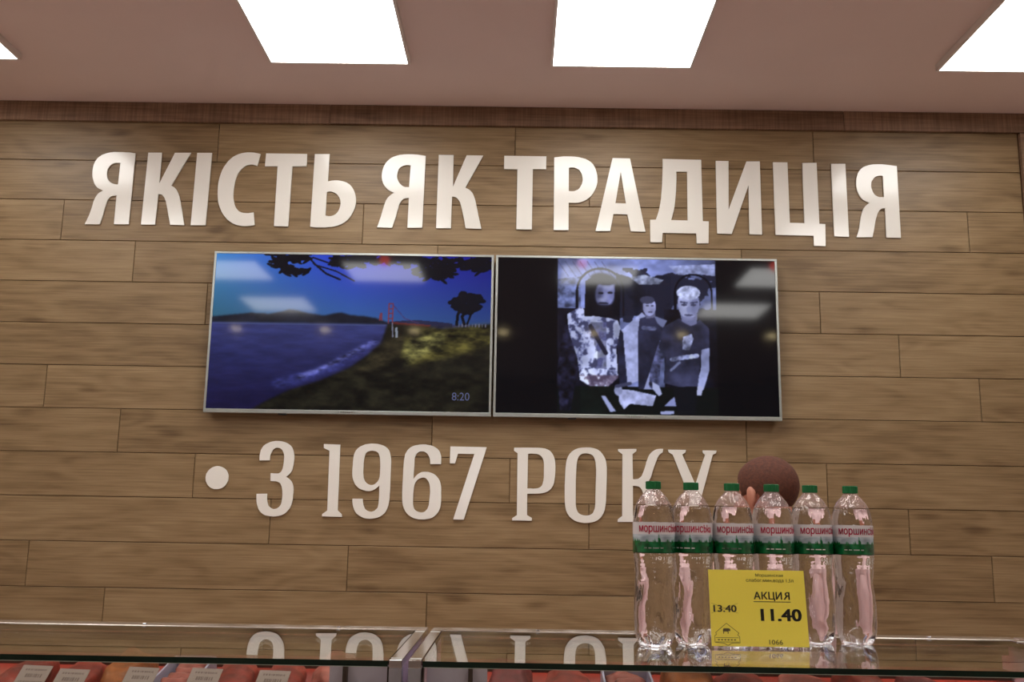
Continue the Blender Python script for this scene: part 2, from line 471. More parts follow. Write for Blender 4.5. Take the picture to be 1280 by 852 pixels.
# ------------------------------------------------------------------ wall lettering
LET = [
('ya', '-1793,3131 -1795,2789 -1863,2788 -1863,2925 -1870,2925 -1877,2924 -1883,2923 -1889,2920 -1895,2915 -1900,2910 -1903,2903 -1905,2896 -1907,2887 -1909,2878 -1911,2869 -1913,2859 -1915,2848 -1917,2836 -1919,2825 -1922,2812 -1925,2800 -1928,2787 -1997,2786 -1991,2801 -1986,2815 -1981,2829 -1977,2843 -1974,2856 -1971,2869 -1969,2881 -1967,2893 -1964,2903 -1960,2914 -1955,2924 -1950,2932 -1943,2939 -1935,2944 -1927,2948 -1937,2953 -1947,2957 -1956,2963 -1963,2971 -1969,2979 -1974,2989 -1978,3000 -1982,3011 -1984,3023 -1985,3036 -1985,3048 -1984,3061 -1982,3073 -1978,3085 -1973,3095 -1967,3105 -1958,3113 -1948,3121 -1936,3126 -1922,3131 -1908,3134 -1893,3136 -1878,3136 -1864,3136 -1850,3136 -1837,3135 -1825,3135 -1814,3134 -1803,3132', '-1859,3083 -1861,2979 -1869,2979 -1876,2980 -1883,2982 -1890,2985 -1898,2990 -1904,2996 -1908,3002 -1911,3008 -1914,3016 -1916,3025 -1917,3035 -1916,3044 -1915,3053 -1912,3061 -1907,3067 -1902,3073 -1894,3078 -1887,3081 -1878,3083 -1869,3083'),
('ka', '-1734,3135 -1739,2788 -1674,2789 -1671,2935 -1665,2935 -1660,2934 -1654,2932 -1650,2928 -1645,2923 -1641,2917 -1638,2910 -1634,2902 -1631,2891 -1626,2874 -1621,2854 -1617,2835 -1612,2818 -1608,2803 -1605,2789 -1541,2789 -1546,2811 -1551,2833 -1555,2853 -1560,2871 -1564,2888 -1567,2903 -1571,2916 -1574,2927 -1578,2937 -1583,2947 -1588,2956 -1594,2963 -1600,2969 -1608,2973 -1615,2977 -1536,3137 -1610,3136 -1671,2986 -1670,3136', ''),
('i', '-1507,3137 -1511,2789 -1443,2790 -1438,3138', ''),
('es', '-1212,3136 -1224,3077 -1232,3080 -1240,3082 -1249,3084 -1258,3083 -1268,3081 -1277,3078 -1286,3072 -1294,3064 -1302,3054 -1309,3043 -1315,3029 -1319,3015 -1323,2998 -1325,2980 -1326,2964 -1326,2949 -1326,2935 -1325,2922 -1322,2909 -1319,2897 -1315,2886 -1310,2876 -1303,2867 -1295,2859 -1285,2854 -1274,2851 -1262,2850 -1251,2850 -1239,2852 -1227,2854 -1218,2795 -1227,2792 -1236,2790 -1247,2789 -1260,2788 -1274,2788 -1287,2790 -1299,2793 -1311,2797 -1322,2802 -1334,2810 -1345,2818 -1355,2829 -1365,2841 -1374,2855 -1381,2870 -1388,2886 -1393,2903 -1396,2921 -1398,2940 -1399,2961 -1399,2981 -1398,2999 -1395,3017 -1391,3035 -1386,3052 -1379,3069 -1370,3084 -1361,3098 -1350,3110 -1338,3121 -1326,3128 -1314,3134 -1302,3138 -1288,3141 -1273,3143 -1258,3143 -1243,3142 -1227,3139', ''),
('te', '-1187,3139 -1189,3076 -1130,3077 -1130,2790 -1064,2789 -1061,3078 -996,3079 -997,3139', ''),
('soft', '-961,3139 -964,2790 -952,2788 -940,2787 -927,2787 -912,2787 -897,2787 -881,2789 -866,2790 -851,2793 -836,2798 -822,2804 -809,2812 -797,2822 -787,2834 -778,2849 -771,2864 -765,2879 -761,2896 -760,2912 -761,2928 -764,2944 -769,2959 -776,2973 -784,2985 -794,2995 -807,3003 -821,3008 -835,3011 -847,3013 -859,3013 -870,3012 -879,3011 -887,3009 -894,3007 -892,3140', '-896,2956 -897,2844 -888,2842 -879,2841 -870,2842 -861,2845 -852,2850 -845,2857 -839,2866 -835,2876 -832,2887 -831,2898 -831,2909 -833,2920 -837,2930 -843,2939 -849,2946 -857,2952 -867,2956 -875,2958 -883,2959 -889,2958'),
('ya', '-447,3137 -452,2792 -520,2791 -518,2933 -526,2932 -533,2931 -540,2929 -546,2925 -551,2919 -556,2912 -560,2904 -563,2894 -565,2883 -568,2872 -571,2859 -574,2844 -579,2827 -584,2809 -589,2790 -659,2791 -653,2808 -648,2826 -643,2843 -639,2860 -635,2877 -631,2893 -627,2908 -622,2921 -615,2933 -607,2942 -598,2950 -587,2957 -598,2961 -608,2966 -617,2972 -625,2981 -633,2990 -639,3001 -643,3013 -646,3027 -647,3041 -646,3055 -643,3070 -639,3084 -632,3098 -623,3110 -612,3121 -600,3129 -585,3135 -568,3140 -548,3143 -527,3144 -506,3144 -486,3143 -466,3140', '-515,3090 -519,2985 -528,2985 -537,2985 -545,2988 -553,2993 -561,3001 -567,3009 -571,3018 -575,3028 -576,3038 -575,3049 -573,3061 -569,3071 -563,3079 -554,3085 -545,3089 -536,3091 -526,3091'),
('ka', '-387,3143 -389,2791 -321,2792 -320,2943 -313,2942 -306,2941 -299,2937 -293,2932 -288,2925 -283,2916 -280,2907 -277,2896 -274,2884 -270,2868 -266,2851 -262,2834 -259,2819 -257,2805 -254,2792 -182,2791 -186,2808 -190,2825 -194,2842 -198,2859 -201,2876 -205,2892 -209,2910 -213,2927 -218,2942 -223,2954 -228,2963 -235,2971 -242,2977 -251,2982 -260,2986 -181,3143 -258,3143 -317,2990 -318,3143', ''),
('te', '-84,3143 -84,3079 -22,3078 -23,2791 48,2791 49,3080 110,3080 111,3143', ''),
('er', '147,3138 147,2789 215,2790 215,2921 229,2920 243,2920 257,2921 272,2925 286,2930 299,2938 310,2947 320,2957 329,2970 337,2986 343,3004 347,3021 347,3037 346,3053 343,3068 339,3082 333,3096 326,3108 316,3118 304,3126 291,3133 276,3137 260,3141 243,3143 225,3144 208,3144 191,3144 176,3142 161,3140', '215,3088 215,2977 224,2976 232,2976 240,2977 248,2980 257,2984 264,2991 270,3001 275,3012 278,3024 279,3034 278,3043 276,3053 273,3062 269,3070 264,3078 257,3083 248,3087 240,3090 231,3090 223,3090'),
('a', '416,3139 338,2788 405,2789 420,2870 483,2869 498,2789 565,2788 497,3138', '454,3073 429,2922 477,2921'),
('de', '647,3138 647,3104 646,3073 645,3043 644,3017 642,2994 640,2971 638,2949 635,2928 631,2907 626,2886 620,2866 613,2846 587,2845 587,2739 640,2739 643,2784 796,2783 797,2737 851,2737 854,2841 827,2842 825,3136', '710,3077 710,3054 709,3031 708,3008 707,2986 705,2964 703,2943 701,2926 699,2909 696,2893 692,2877 688,2861 683,2845 758,2844 759,3077'),
('i_long', '892,3132 891,2784 957,2783 1040,3016 1037,2783 1095,2782 1095,3132 1033,3131 946,2899 951,3132', ''),
('tse', '1155,3129 1156,2782 1328,2780 1328,2733 1381,2732 1384,2836 1357,2837 1356,3129 1290,3127 1289,2839 1223,2840 1222,3129', ''),
('i', '1422,3125 1422,2779 1489,2777 1488,3126', ''),
('ya', '1724,3118 1724,2776 1658,2776 1659,2915 1653,2915 1647,2914 1641,2911 1636,2907 1631,2901 1626,2894 1622,2885 1619,2875 1615,2864 1612,2852 1609,2838 1606,2823 1603,2808 1599,2793 1595,2777 1523,2776 1528,2791 1533,2806 1538,2822 1541,2840 1544,2858 1547,2874 1552,2889 1557,2903 1563,2915 1571,2925 1580,2933 1589,2940 1578,2945 1567,2950 1558,2956 1551,2965 1545,2975 1540,2986 1536,2999 1534,3013 1533,3027 1534,3041 1535,3055 1539,3068 1543,3081 1550,3092 1558,3102 1569,3111 1583,3117 1599,3122 1616,3125 1636,3126 1656,3126 1678,3124 1700,3121', '1657,3070 1657,2968 1646,2968 1636,2968 1627,2971 1619,2976 1613,2982 1608,2991 1605,3000 1602,3010 1601,3020 1602,3030 1603,3038 1607,3047 1613,3055 1620,3063 1628,3068 1637,3070 1647,3071'),
('dot', '-1260,1650 -1260,1658 -1262,1665 -1265,1672 -1269,1679 -1274,1685 -1280,1690 -1287,1694 -1294,1697 -1302,1699 -1310,1700 -1318,1699 -1325,1697 -1333,1694 -1339,1690 -1345,1685 -1350,1679 -1354,1672 -1358,1665 -1359,1658 -1360,1650 -1359,1642 -1358,1634 -1354,1627 -1350,1620 -1345,1614 -1339,1609 -1333,1605 -1325,1602 -1318,1600 -1310,1600 -1302,1600 -1294,1602 -1287,1605 -1280,1609 -1274,1614 -1269,1620 -1265,1627 -1262,1634 -1260,1642', ''),
('three', '-1129,1727 -1084,1728 -1084,1737 -1084,1747 -1082,1755 -1078,1764 -1074,1772 -1068,1778 -1063,1782 -1058,1783 -1052,1783 -1045,1782 -1038,1779 -1032,1774 -1028,1766 -1024,1757 -1022,1746 -1022,1736 -1022,1725 -1023,1714 -1024,1703 -1026,1693 -1029,1685 -1032,1679 -1036,1676 -1040,1673 -1045,1672 -1050,1672 -1055,1672 -1062,1672 -1069,1673 -1077,1673 -1076,1639 -1068,1638 -1060,1638 -1053,1638 -1047,1637 -1042,1635 -1037,1633 -1032,1629 -1029,1623 -1026,1617 -1024,1609 -1022,1600 -1021,1591 -1020,1581 -1020,1569 -1021,1559 -1022,1549 -1024,1540 -1028,1533 -1032,1528 -1038,1524 -1043,1521 -1048,1520 -1054,1519 -1059,1520 -1066,1523 -1072,1527 -1078,1532 -1081,1540 -1084,1549 -1086,1558 -1087,1566 -1087,1575 -1087,1584 -1133,1583 -1133,1572 -1132,1561 -1131,1551 -1129,1540 -1125,1529 -1121,1519 -1115,1510 -1108,1503 -1100,1497 -1090,1492 -1079,1490 -1067,1488 -1055,1487 -1043,1488 -1031,1490 -1020,1493 -1009,1498 -1000,1505 -992,1514 -984,1525 -979,1537 -976,1551 -974,1565 -974,1579 -973,1590 -973,1601 -974,1611 -976,1621 -980,1631 -985,1640 -992,1647 -1000,1653 -1009,1658 -1001,1664 -993,1671 -987,1679 -983,1689 -981,1700 -979,1711 -978,1724 -977,1737 -978,1750 -981,1763 -985,1776 -990,1786 -997,1794 -1005,1800 -1014,1805 -1025,1809 -1038,1812 -1051,1813 -1063,1813 -1075,1811 -1087,1808 -1097,1803 -1107,1798 -1115,1791 -1121,1782 -1126,1772 -1128,1761 -1130,1750 -1130,1739', ''),
('one', '-851,1803 -850,1785 -825,1774 -822,1517 -843,1501 -844,1491 -757,1490 -759,1502 -777,1518 -779,1801', ''),
('nine', '-715,1569 -715,1556 -713,1544 -710,1532 -706,1522 -701,1513 -694,1505 -684,1498 -673,1492 -662,1487 -650,1485 -637,1484 -625,1485 -613,1487 -602,1490 -591,1495 -582,1501 -573,1509 -567,1518 -562,1529 -558,1542 -556,1557 -554,1574 -554,1592 -553,1613 -553,1641 -553,1672 -553,1698 -553,1717 -553,1731 -554,1744 -557,1757 -560,1770 -565,1781 -572,1789 -580,1795 -589,1800 -602,1804 -616,1807 -630,1808 -644,1808 -657,1806 -670,1804 -681,1799 -692,1794 -701,1787 -708,1779 -713,1770 -717,1758 -719,1744 -720,1728 -720,1713 -721,1697 -721,1681 -720,1667 -718,1657 -715,1648 -711,1639 -706,1630 -698,1621 -690,1614 -680,1609 -669,1606 -658,1603 -649,1602 -639,1602 -630,1605 -620,1610 -610,1618 -601,1627 -600,1598 -600,1572 -601,1551 -603,1538 -605,1531 -610,1526 -616,1520 -624,1516 -632,1514 -640,1515 -648,1518 -655,1522 -660,1527 -663,1534 -666,1541 -668,1550 -670,1559 -671,1569', '-637,1777 -645,1776 -653,1774 -660,1771 -665,1766 -668,1759 -670,1750 -672,1738 -673,1723 -673,1708 -673,1694 -673,1680 -671,1668 -670,1658 -667,1650 -663,1643 -657,1637 -650,1632 -642,1629 -636,1628 -629,1629 -622,1632 -616,1637 -611,1642 -606,1649 -603,1656 -601,1664 -600,1675 -600,1691 -600,1709 -601,1726 -602,1738 -603,1749 -606,1757 -609,1764 -612,1769 -617,1772 -623,1775 -630,1776'),
('six', '-382,1723 -335,1723 -335,1736 -335,1748 -336,1759 -339,1768 -342,1777 -347,1784 -354,1791 -362,1796 -371,1801 -382,1804 -394,1806 -406,1808 -417,1808 -429,1807 -440,1805 -451,1803 -462,1799 -471,1794 -479,1787 -485,1779 -490,1770 -494,1762 -495,1752 -497,1739 -498,1720 -499,1697 -499,1671 -500,1637 -500,1600 -499,1569 -497,1551 -494,1540 -490,1530 -485,1520 -478,1511 -470,1503 -459,1496 -447,1490 -435,1487 -424,1485 -412,1485 -401,1485 -389,1487 -378,1489 -367,1493 -358,1499 -349,1507 -342,1516 -337,1526 -333,1537 -331,1550 -330,1566 -330,1584 -331,1600 -331,1615 -332,1628 -335,1640 -338,1650 -343,1659 -350,1668 -357,1675 -366,1681 -376,1685 -386,1688 -397,1689 -408,1689 -417,1688 -425,1685 -433,1680 -440,1674 -447,1666 -453,1657 -453,1679 -452,1699 -451,1717 -451,1731 -451,1742 -450,1751 -447,1759 -443,1766 -439,1771 -433,1775 -426,1777 -419,1777 -413,1777 -407,1775 -402,1772 -396,1767 -391,1760 -387,1752 -384,1743 -383,1733', '-414,1664 -421,1662 -428,1659 -435,1655 -440,1649 -445,1641 -448,1632 -450,1620 -451,1607 -452,1593 -452,1577 -452,1561 -451,1548 -449,1538 -446,1531 -442,1525 -435,1520 -427,1517 -419,1515 -412,1515 -405,1516 -399,1519 -394,1524 -389,1530 -386,1538 -383,1547 -382,1559 -381,1571 -380,1586 -379,1602 -380,1616 -381,1627 -383,1637 -386,1644 -390,1651 -394,1656 -398,1660 -403,1663 -408,1664'),
('seven', '-296,1801 -297,1727 -274,1727 -262,1770 -191,1769 -276,1487 -230,1487 -137,1800', ''),
('er_slab', '-17,1800 -18,1787 -2,1776 -1,1510 -21,1497 -21,1487 64,1487 64,1499 43,1511 43,1602 61,1602 78,1602 94,1603 108,1605 120,1608 131,1613 141,1620 149,1629 155,1640 159,1653 161,1669 163,1685 164,1703 164,1721 163,1738 161,1751 158,1762 153,1772 147,1781 139,1789 130,1794 119,1798 106,1800 91,1801 75,1801 57,1801 38,1801', '44,1774 43,1625 56,1625 68,1624 78,1625 87,1626 95,1629 101,1633 106,1639 109,1647 112,1658 114,1675 114,1696 114,1714 114,1728 113,1739 111,1749 107,1757 102,1764 96,1769 89,1772 81,1774 73,1774 63,1775 54,1775'),
('o_slab', '298,1806 280,1805 263,1802 248,1796 236,1788 226,1778 218,1765 213,1751 210,1735 208,1716 207,1693 206,1667 205,1641 205,1614 205,1588 206,1566 208,1548 211,1534 217,1521 224,1510 234,1500 246,1492 260,1486 275,1483 291,1481 307,1482 322,1484 336,1488 348,1494 358,1502 366,1512 373,1524 378,1537 381,1554 384,1575 385,1601 386,1628 387,1659 388,1691 388,1719 386,1738 383,1752 378,1764 370,1777 360,1789 347,1798 332,1803 315,1806', '298,1780 288,1779 279,1777 271,1772 265,1765 261,1756 258,1743 256,1727 255,1708 254,1686 253,1660 253,1630 253,1604 253,1583 253,1566 254,1552 257,1539 261,1529 267,1522 275,1517 285,1514 295,1513 304,1513 313,1515 321,1519 327,1524 331,1532 335,1542 337,1554 338,1569 338,1590 339,1621 340,1657 341,1688 341,1710 340,1726 339,1741 336,1753 332,1763 327,1771 318,1776 308,1779'),
('ka_slab', '437,1801 437,1792 456,1779 454,1514 435,1499 434,1488 515,1489 515,1500 500,1515 501,1643 510,1643 518,1642 526,1640 531,1637 535,1633 539,1627 542,1620 545,1612 548,1601 551,1585 555,1566 559,1549 562,1534 565,1520 570,1508 576,1500 583,1494 592,1490 604,1489 617,1489 631,1491 631,1501 624,1504 617,1509 611,1516 607,1528 603,1542 600,1557 598,1572 596,1588 593,1602 590,1614 587,1625 582,1635 577,1644 570,1652 564,1660 569,1664 573,1670 577,1677 581,1685 584,1696 587,1707 591,1719 596,1732 601,1745 605,1756 609,1767 614,1775 620,1782 626,1786 632,1789 634,1805 623,1805 613,1804 603,1802 595,1798 587,1793 580,1786 574,1779 569,1770 565,1759 560,1747 557,1734 553,1721 549,1709 544,1697 540,1687 534,1681 528,1676 522,1673 515,1672 509,1671 501,1672 500,1780 517,1793 517,1803', ''),
('u_slab', '655,1802 658,1790 675,1781 746,1597 745,1584 743,1571 741,1559 738,1547 734,1535 728,1526 721,1520 713,1517 704,1516 702,1490 717,1489 731,1490 743,1492 753,1499 762,1508 770,1519 774,1526 777,1535 785,1564 803,1620 825,1696 850,1783 864,1789 867,1801 807,1801 806,1790 816,1782 772,1653 717,1782 731,1791 733,1802', ''),
]
LLAB = {0: 'letter Я, first in the first word of the upper slogan', 1: 'letter К, second in the first word of the upper slogan', 2: 'letter І, third in the first word of the upper slogan', 3: 'letter С, fourth in the first word of the upper slogan', 4: 'letter Т, fifth in the first word of the upper slogan', 5: 'letter Ь, sixth in the first word of the upper slogan', 6: 'letter Я, first in the short middle word of the upper slogan', 7: 'letter К, second in the short middle word of the upper slogan', 8: 'letter Т, first in the third word of the upper slogan', 9: 'letter Р, second in the third word of the upper slogan', 10: 'letter А, third in the third word of the upper slogan', 11: 'letter Д, fourth in the third word of the upper slogan', 12: 'letter И, fifth in the third word of the upper slogan', 13: 'letter Ц, sixth in the third word of the upper slogan', 14: 'letter І, seventh in the third word of the upper slogan', 15: 'letter Я, eighth in the third word of the upper slogan', 17: 'letter З with round bowls, beside the dot under the screens', 18: 'numeral 1 with slab foot, first digit under the left television', 19: 'numeral 9, second digit under the left television', 20: 'numeral 6, third digit under the left television', 21: 'numeral 7, last digit under the left television', 22: 'slab letter Р, first of the last word under the right television', 23: 'oval slab letter О, second of the last word under the right television', 24: 'slab letter К, half behind the leftmost water bottle', 25: 'slab letter У, its foot hidden by the second bottle'}
for n, (key, outer, inner) in enumerate(LET):
    loops = []
    for s in (outer, inner):
        if s: loops.append([(int(a) / 1000.0, int(b) / 1000.0) for a, b in (t.split(',') for t in s.split())])
    cx = sum(p[0] for p in loops[0]) / len(loops[0]); cz = min(p[1] for p in loops[0])
    loops = [[(x - cx, z - cz) for x, z in lp_] for lp_ in loops]
    me = outline_mesh(loops, 0.0032, 0.0006)
    xform_mesh(me, Matrix.Rotation(PI / 2, 4, 'X'))
    upper = n < 16
    nm = 'wall_dot' if key == 'dot' else ('wall_numeral' if key in ('one', 'nine', 'six', 'seven') else 'wall_letter')
    o = link(nm, me, None, M['letter'])
    o.location = (cx, WY - 0.0042, cz)
    if key == 'dot': tag(o, 'round white cut-out dot left of the dated line', 'dot', 'letters of the lower line')
    else: tag(o, 'white cut-out ' + LLAB[n], 'letter' if nm == 'wall_letter' else 'numeral', 'letters of the upper slogan' if upper else 'letters of the lower line')

# ------------------------------------------------------------------ screen pictures, drawn by code
def vnoise(w, h, cx, cy, seed):
    rg = np.random.default_rng(seed); g = rg.random((cy + 2, cx + 2))
    x = np.linspace(0, cx, w); y = np.linspace(0, cy, h)
    xi = x.astype(int); yi = y.astype(int); fx = x - xi; fy = y - yi
    fx = fx * fx * (3 - 2 * fx); fy = fy * fy * (3 - 2 * fy)
    a = g[np.ix_(yi, xi)]; b = g[np.ix_(yi, xi + 1)]; c = g[np.ix_(yi + 1, xi)]; d = g[np.ix_(yi + 1, xi + 1)]
    return (a * (1 - fx) + b * fx) * (1 - fy)[:, None] + (c * (1 - fx) + d * fx) * fy[:, None]

def fbm(w, h, cx, cy, seed, octv=4):
    out = np.zeros((h, w)); amp, tot = 1.0, 0.0
    for k in range(octv):
        out += amp * vnoise(w, h, min(cx * 2 ** k, w - 2), min(cy * 2 ** k, h - 2), seed * 10 + k); tot += amp; amp *= 0.62
    return np.clip((out / tot - 0.5) * 1.7 + 0.5, 0, 1)

class Canvas:
    def __init__(s, w, h, box_, col=(0, 0, 0)):
        """box_: (x0, x1, y0, y1) drawing units spanned by the canvas, y down."""
        s.w, s.h = w, h
        s.X, s.Y = np.meshgrid(np.linspace(box_[0], box_[1], w), np.linspace(box_[2], box_[3], h))
        s.im = np.zeros((h, w, 3)); s.im[:] = np.array(col) / 255.0
    def poly(s, pts):
        ins = np.zeros((s.h, s.w), bool); n = len(pts)
        for i in range(n):
            x1, y1 = pts[i]; x2, y2 = pts[(i + 1) % n]
            if y1 == y2: continue
            c = ((s.Y < y1) != (s.Y < y2)) & (s.X < (x2 - x1) * (s.Y - y1) / (y2 - y1) + x1)
            ins ^= c
        return ins
    def ell(s, cx, cy, rx, ry, rot=0.0):
        c, n = math.cos(rot), math.sin(rot); dx, dy = s.X - cx, s.Y - cy
        return ((dx * c + dy * n) / rx) ** 2 + ((dy * c - dx * n) / ry) ** 2 < 1
    def line(s, pts, w):
        m = np.zeros((s.h, s.w), bool)
        for (x1, y1), (x2, y2) in zip(pts[:-1], pts[1:]):
            L = math.hypot(x2 - x1, y2 - y1) + 1e-9
            t = np.clip(((s.X - x1) * (x2 - x1) + (s.Y - y1) * (y2 - y1)) / L ** 2, 0, 1)
            m |= np.hypot(s.X - x1 - t * (x2 - x1), s.Y - y1 - t * (y2 - y1)) < w
        return m
    def put(s, mask, col, a=1.0, tex=None, amp=0.0, blur=0):
        mask = mask.astype(float)
        for _ in range(blur):
            p = np.pad(mask, 2, 'edge')
            mask = (p[:-4, 2:-2] + p[4:, 2:-2] + p[2:-2, :-4] + p[2:-2, 4:] + p[2:-2, 2:-2]) / 5
        c = np.zeros((s.h, s.w, 3)); c[:] = np.array(col) / 255.0
        if tex is not None: c = np.clip(c * (1 + amp * (tex[..., None] - 0.5) * 2), 0, 1)
        k = (mask * a)[..., None]
        s.im = s.im * (1 - k) + c * k
    def linear(s, soft=1):
        for _ in range(soft):
            p = np.pad(s.im, ((1, 1), (1, 1), (0, 0)), 'edge')
            s.im = (p[:-2, 1:-1] + p[2:, 1:-1] + p[1:-1, :-2] + p[1:-1, 2:] + 4 * p[1:-1, 1:-1]) / 8
        v = np.clip(s.im, 0, 1)
        return np.where(v <= 0.04045, v / 12.92, ((v + 0.055) / 1.055) ** 2.4)

def picture_mesh(name, lin, x0, x1, z0, z1, y):
    h, w, _ = lin.shape
    X, Z = np.meshgrid(np.linspace(x0, x1, w), np.linspace(z1, z0, h))
    co = np.stack([X, np.full_like(X, y), Z], -1).reshape(-1, 3)
    idx = np.arange(w * h).reshape(h, w)
    q = np.stack([idx[1:, :-1], idx[1:, 1:], idx[:-1, 1:], idx[:-1, :-1]], -1).reshape(-1, 4)
    me = bpy.data.meshes.new(name)
    me.from_pydata(co.tolist(), [], q.tolist()); me.update()
    at = me.color_attributes.new('print', 'FLOAT_COLOR', 'POINT')
    at.data.foreach_set('color', np.concatenate([lin.reshape(-1, 3), np.ones((w * h, 1))], 1).astype(np.float32).ravel())
    return me

def sea_picture():
    w, h = 480, 270
    c = Canvas(w, h, (90, 1260, 58, 722))
    U = (c.X - 90) / 1170; V = (c.Y - 58) / 664
    nz = fbm(w, h, 14, 9, 1); nf = fbm(w, h, 22, 26, 2, 4); ng = fbm(w, h, 14, 40, 3, 3)
    # evening sky: paler and greener to the left horizon, deep blue to the right
    t = np.clip(V / 0.43, 0, 1)[..., None]
    left = np.array([62, 128, 196]) * (1 - t) + np.array([48, 92, 116]) * t
    right = np.array([22, 24, 128]) * (1 - t) + np.array([38, 62, 118]) * t
    midc = np.array([38, 52, 190]) * (1 - t) + np.array([52, 92, 150]) * t
    u = U[..., None]
    sky = np.where(u < 0.5, left * (1 - u / 0.5) + midc * (u / 0.5), midc * (1 - (u - 0.5) / 0.5) + right * ((u - 0.5) / 0.5))
    c.im = sky / 255.0
    # sea
    sea = c.Y > 352
    wv = np.clip((c.Y - 352) / 330, 0, 1)[..., None]
    sc_ = (np.array([50, 56, 108]) * (1 - wv) + np.array([22, 20, 56]) * wv) * (0.88 + 0.24 * ng[..., None])
    c.im = np.where(sea[..., None], sc_ / 255.0, c.im)
    c.put((np.abs(c.Y - 357) < 5) & (c.X < 830), (84, 96, 146), 0.5)
    # far hills
    c.put(c.poly([(90, 332), (180, 322), (250, 314), (330, 318), (385, 306), (412, 297), (445, 301), (490, 312), (560, 322), (600, 312), (632, 307), (670, 318), (730, 322), (780, 330), (830, 348), (840, 356), (90, 356)]), (24, 27, 40), 1, nz, 0.3, blur=1)
    c.put(c.poly([(830, 345), (900, 338), (960, 336), (1040, 342), (1100, 348), (1100, 366), (830, 362)]), (34, 36, 66))
    # bridge
    for x, y0, y1, hw in ((840, 263, 352, 10), (799, 306, 340, 5)):
        c.put(c.poly([(x - hw, y0), (x - hw + 4, y0), (x - hw + 3, y1), (x - hw - 2, y1)]), (120, 52, 62))
        c.put(c.poly([(x + hw - 4, y0), (x + hw, y0), (x + hw + 2, y1), (x + hw - 3, y1)]), (120, 52, 62))
        for k in range(4):
            yy = y0 + 2 + k * (y1 - y0) / 4.3
            c.put(c.poly([(x - hw, yy), (x + hw, yy), (x + hw, yy + 5), (x - hw, yy + 5)]), (112, 48, 60))
    c.put(c.poly([(845, 345), (1010, 356), (1000, 372), (848, 356)]), (98, 40, 42))
    c.put(c.line([(845, 268), (900, 330), (960, 350)], 1.5), (70, 44, 90))
    # headland and shore
    c.put(c.poly([(828, 352), (990, 362), (1060, 372), (1262, 350), (1262, 724), (280, 724), (330, 690), (430, 640), (560, 596), (680, 540), (742, 492), (790, 450), (815, 400)]), (24, 23, 16), 1, nf, 0.6, blur=2)
    c.put(c.line([(790, 424), (740, 458), (690, 492), (610, 540), (520, 575), (430, 600), (380, 615)], 20), (52, 56, 118), 0.8, nf, 0.5, blur=8)
    c.put(c.line([(775, 432), (700, 470), (640, 505), (560, 548), (470, 585)], 8), (92, 96, 158), 0.7, nf, 0.9, blur=3)
    c.put(c.poly([(905, 398), (960, 372), (1090, 366), (1262, 352), (1262, 430), (1180, 470), (1050, 500), (940, 530), (890, 500)]), (62, 58, 28), 0.9, nf, 0.8, blur=10)
    c.put(c.poly([(900, 440), (980, 395), (1080, 385), (1060, 440), (960, 500), (900, 530)]), (104, 102, 62), 0.6, nf, 0.9, blur=10)
    c.put(c.poly([(790, 450), (850, 400), (900, 400), (880, 480), (820, 540), (700, 570)]), (40, 36, 24), 0.8, nf, 0.6, blur=8)
    c.put(c.line([(866, 372), (868, 408)], 5), (150, 160, 180), 0.8)
    c.put(c.line([(848, 350), (852, 408)], 3), (120, 124, 150), 0.8)
    for k in range(9): c.put(c.line([(1128 + k * 14, 350), (1128 + k * 14, 362)], 2), (100, 100, 120))
    # tree on the headland
    rg = np.random.default_rng(4)
    for k in range(60):
        a, r = rg.random() * 2 * PI, math.sqrt(rg.random())
        c.put(c.ell(1160 + 66 * r * math.cos(a), 258 + 44 * r * math.sin(a), 17, 10), (9, 12, 22))
    c.put(c.line([(1118, 352), (1122, 310), (1140, 270)], 6), (9, 11, 18)); c.put(c.line([(1150, 350), (1140, 318), (1165, 280)], 6), (9, 11, 18)); c.put(c.line([(1162, 350), (1180, 300), (1215, 285)], 4), (9, 11, 18))
    # pine boughs along the top
    def bough(pts, n, sx, sy, seed):
        r2 = np.random.default_rng(seed)
        for k in range(n):
            i = r2.integers(0, len(pts) - 1); t_ = r2.random()
            x = pts[i][0] * (1 - t_) + pts[i + 1][0] * t_ + r2.normal() * sx; y = pts[i][1] * (1 - t_) + pts[i + 1][1] * t_ + r2.normal() * sy
            c.put(c.ell(x, y, 16 + 10 * r2.random(), 5 + 4 * r2.random(), r2.normal() * 0.5), (7, 9, 18))
    bough([(325, 62), (420, 72), (480, 66)], 60, 14, 10, 5); bough([(350, 95), (400, 132), (470, 126)], 46, 16, 9, 6)
    c.put(c.line([(480, 66), (510, 100), (560, 140), (620, 165)], 4), (8, 9, 16)); c.put(c.line([(520, 105), (600, 128), (680, 170)], 3), (8, 9, 16)); c.put(c.line([(500, 70), (560, 90), (640, 105)], 3), (8, 9, 16))
    bough([(590, 72), (650, 98), (690, 80)], 50, 16, 14, 7); bough([(700, 66), (860, 72), (1000, 78), (1262, 72)], 170, 20, 12, 8)
    bough([(960, 120), (1030, 140), (1100, 110)], 70, 22, 16, 9); bough([(1150, 92), (1250, 104)], 50, 20, 12, 10)
    return c.linear()

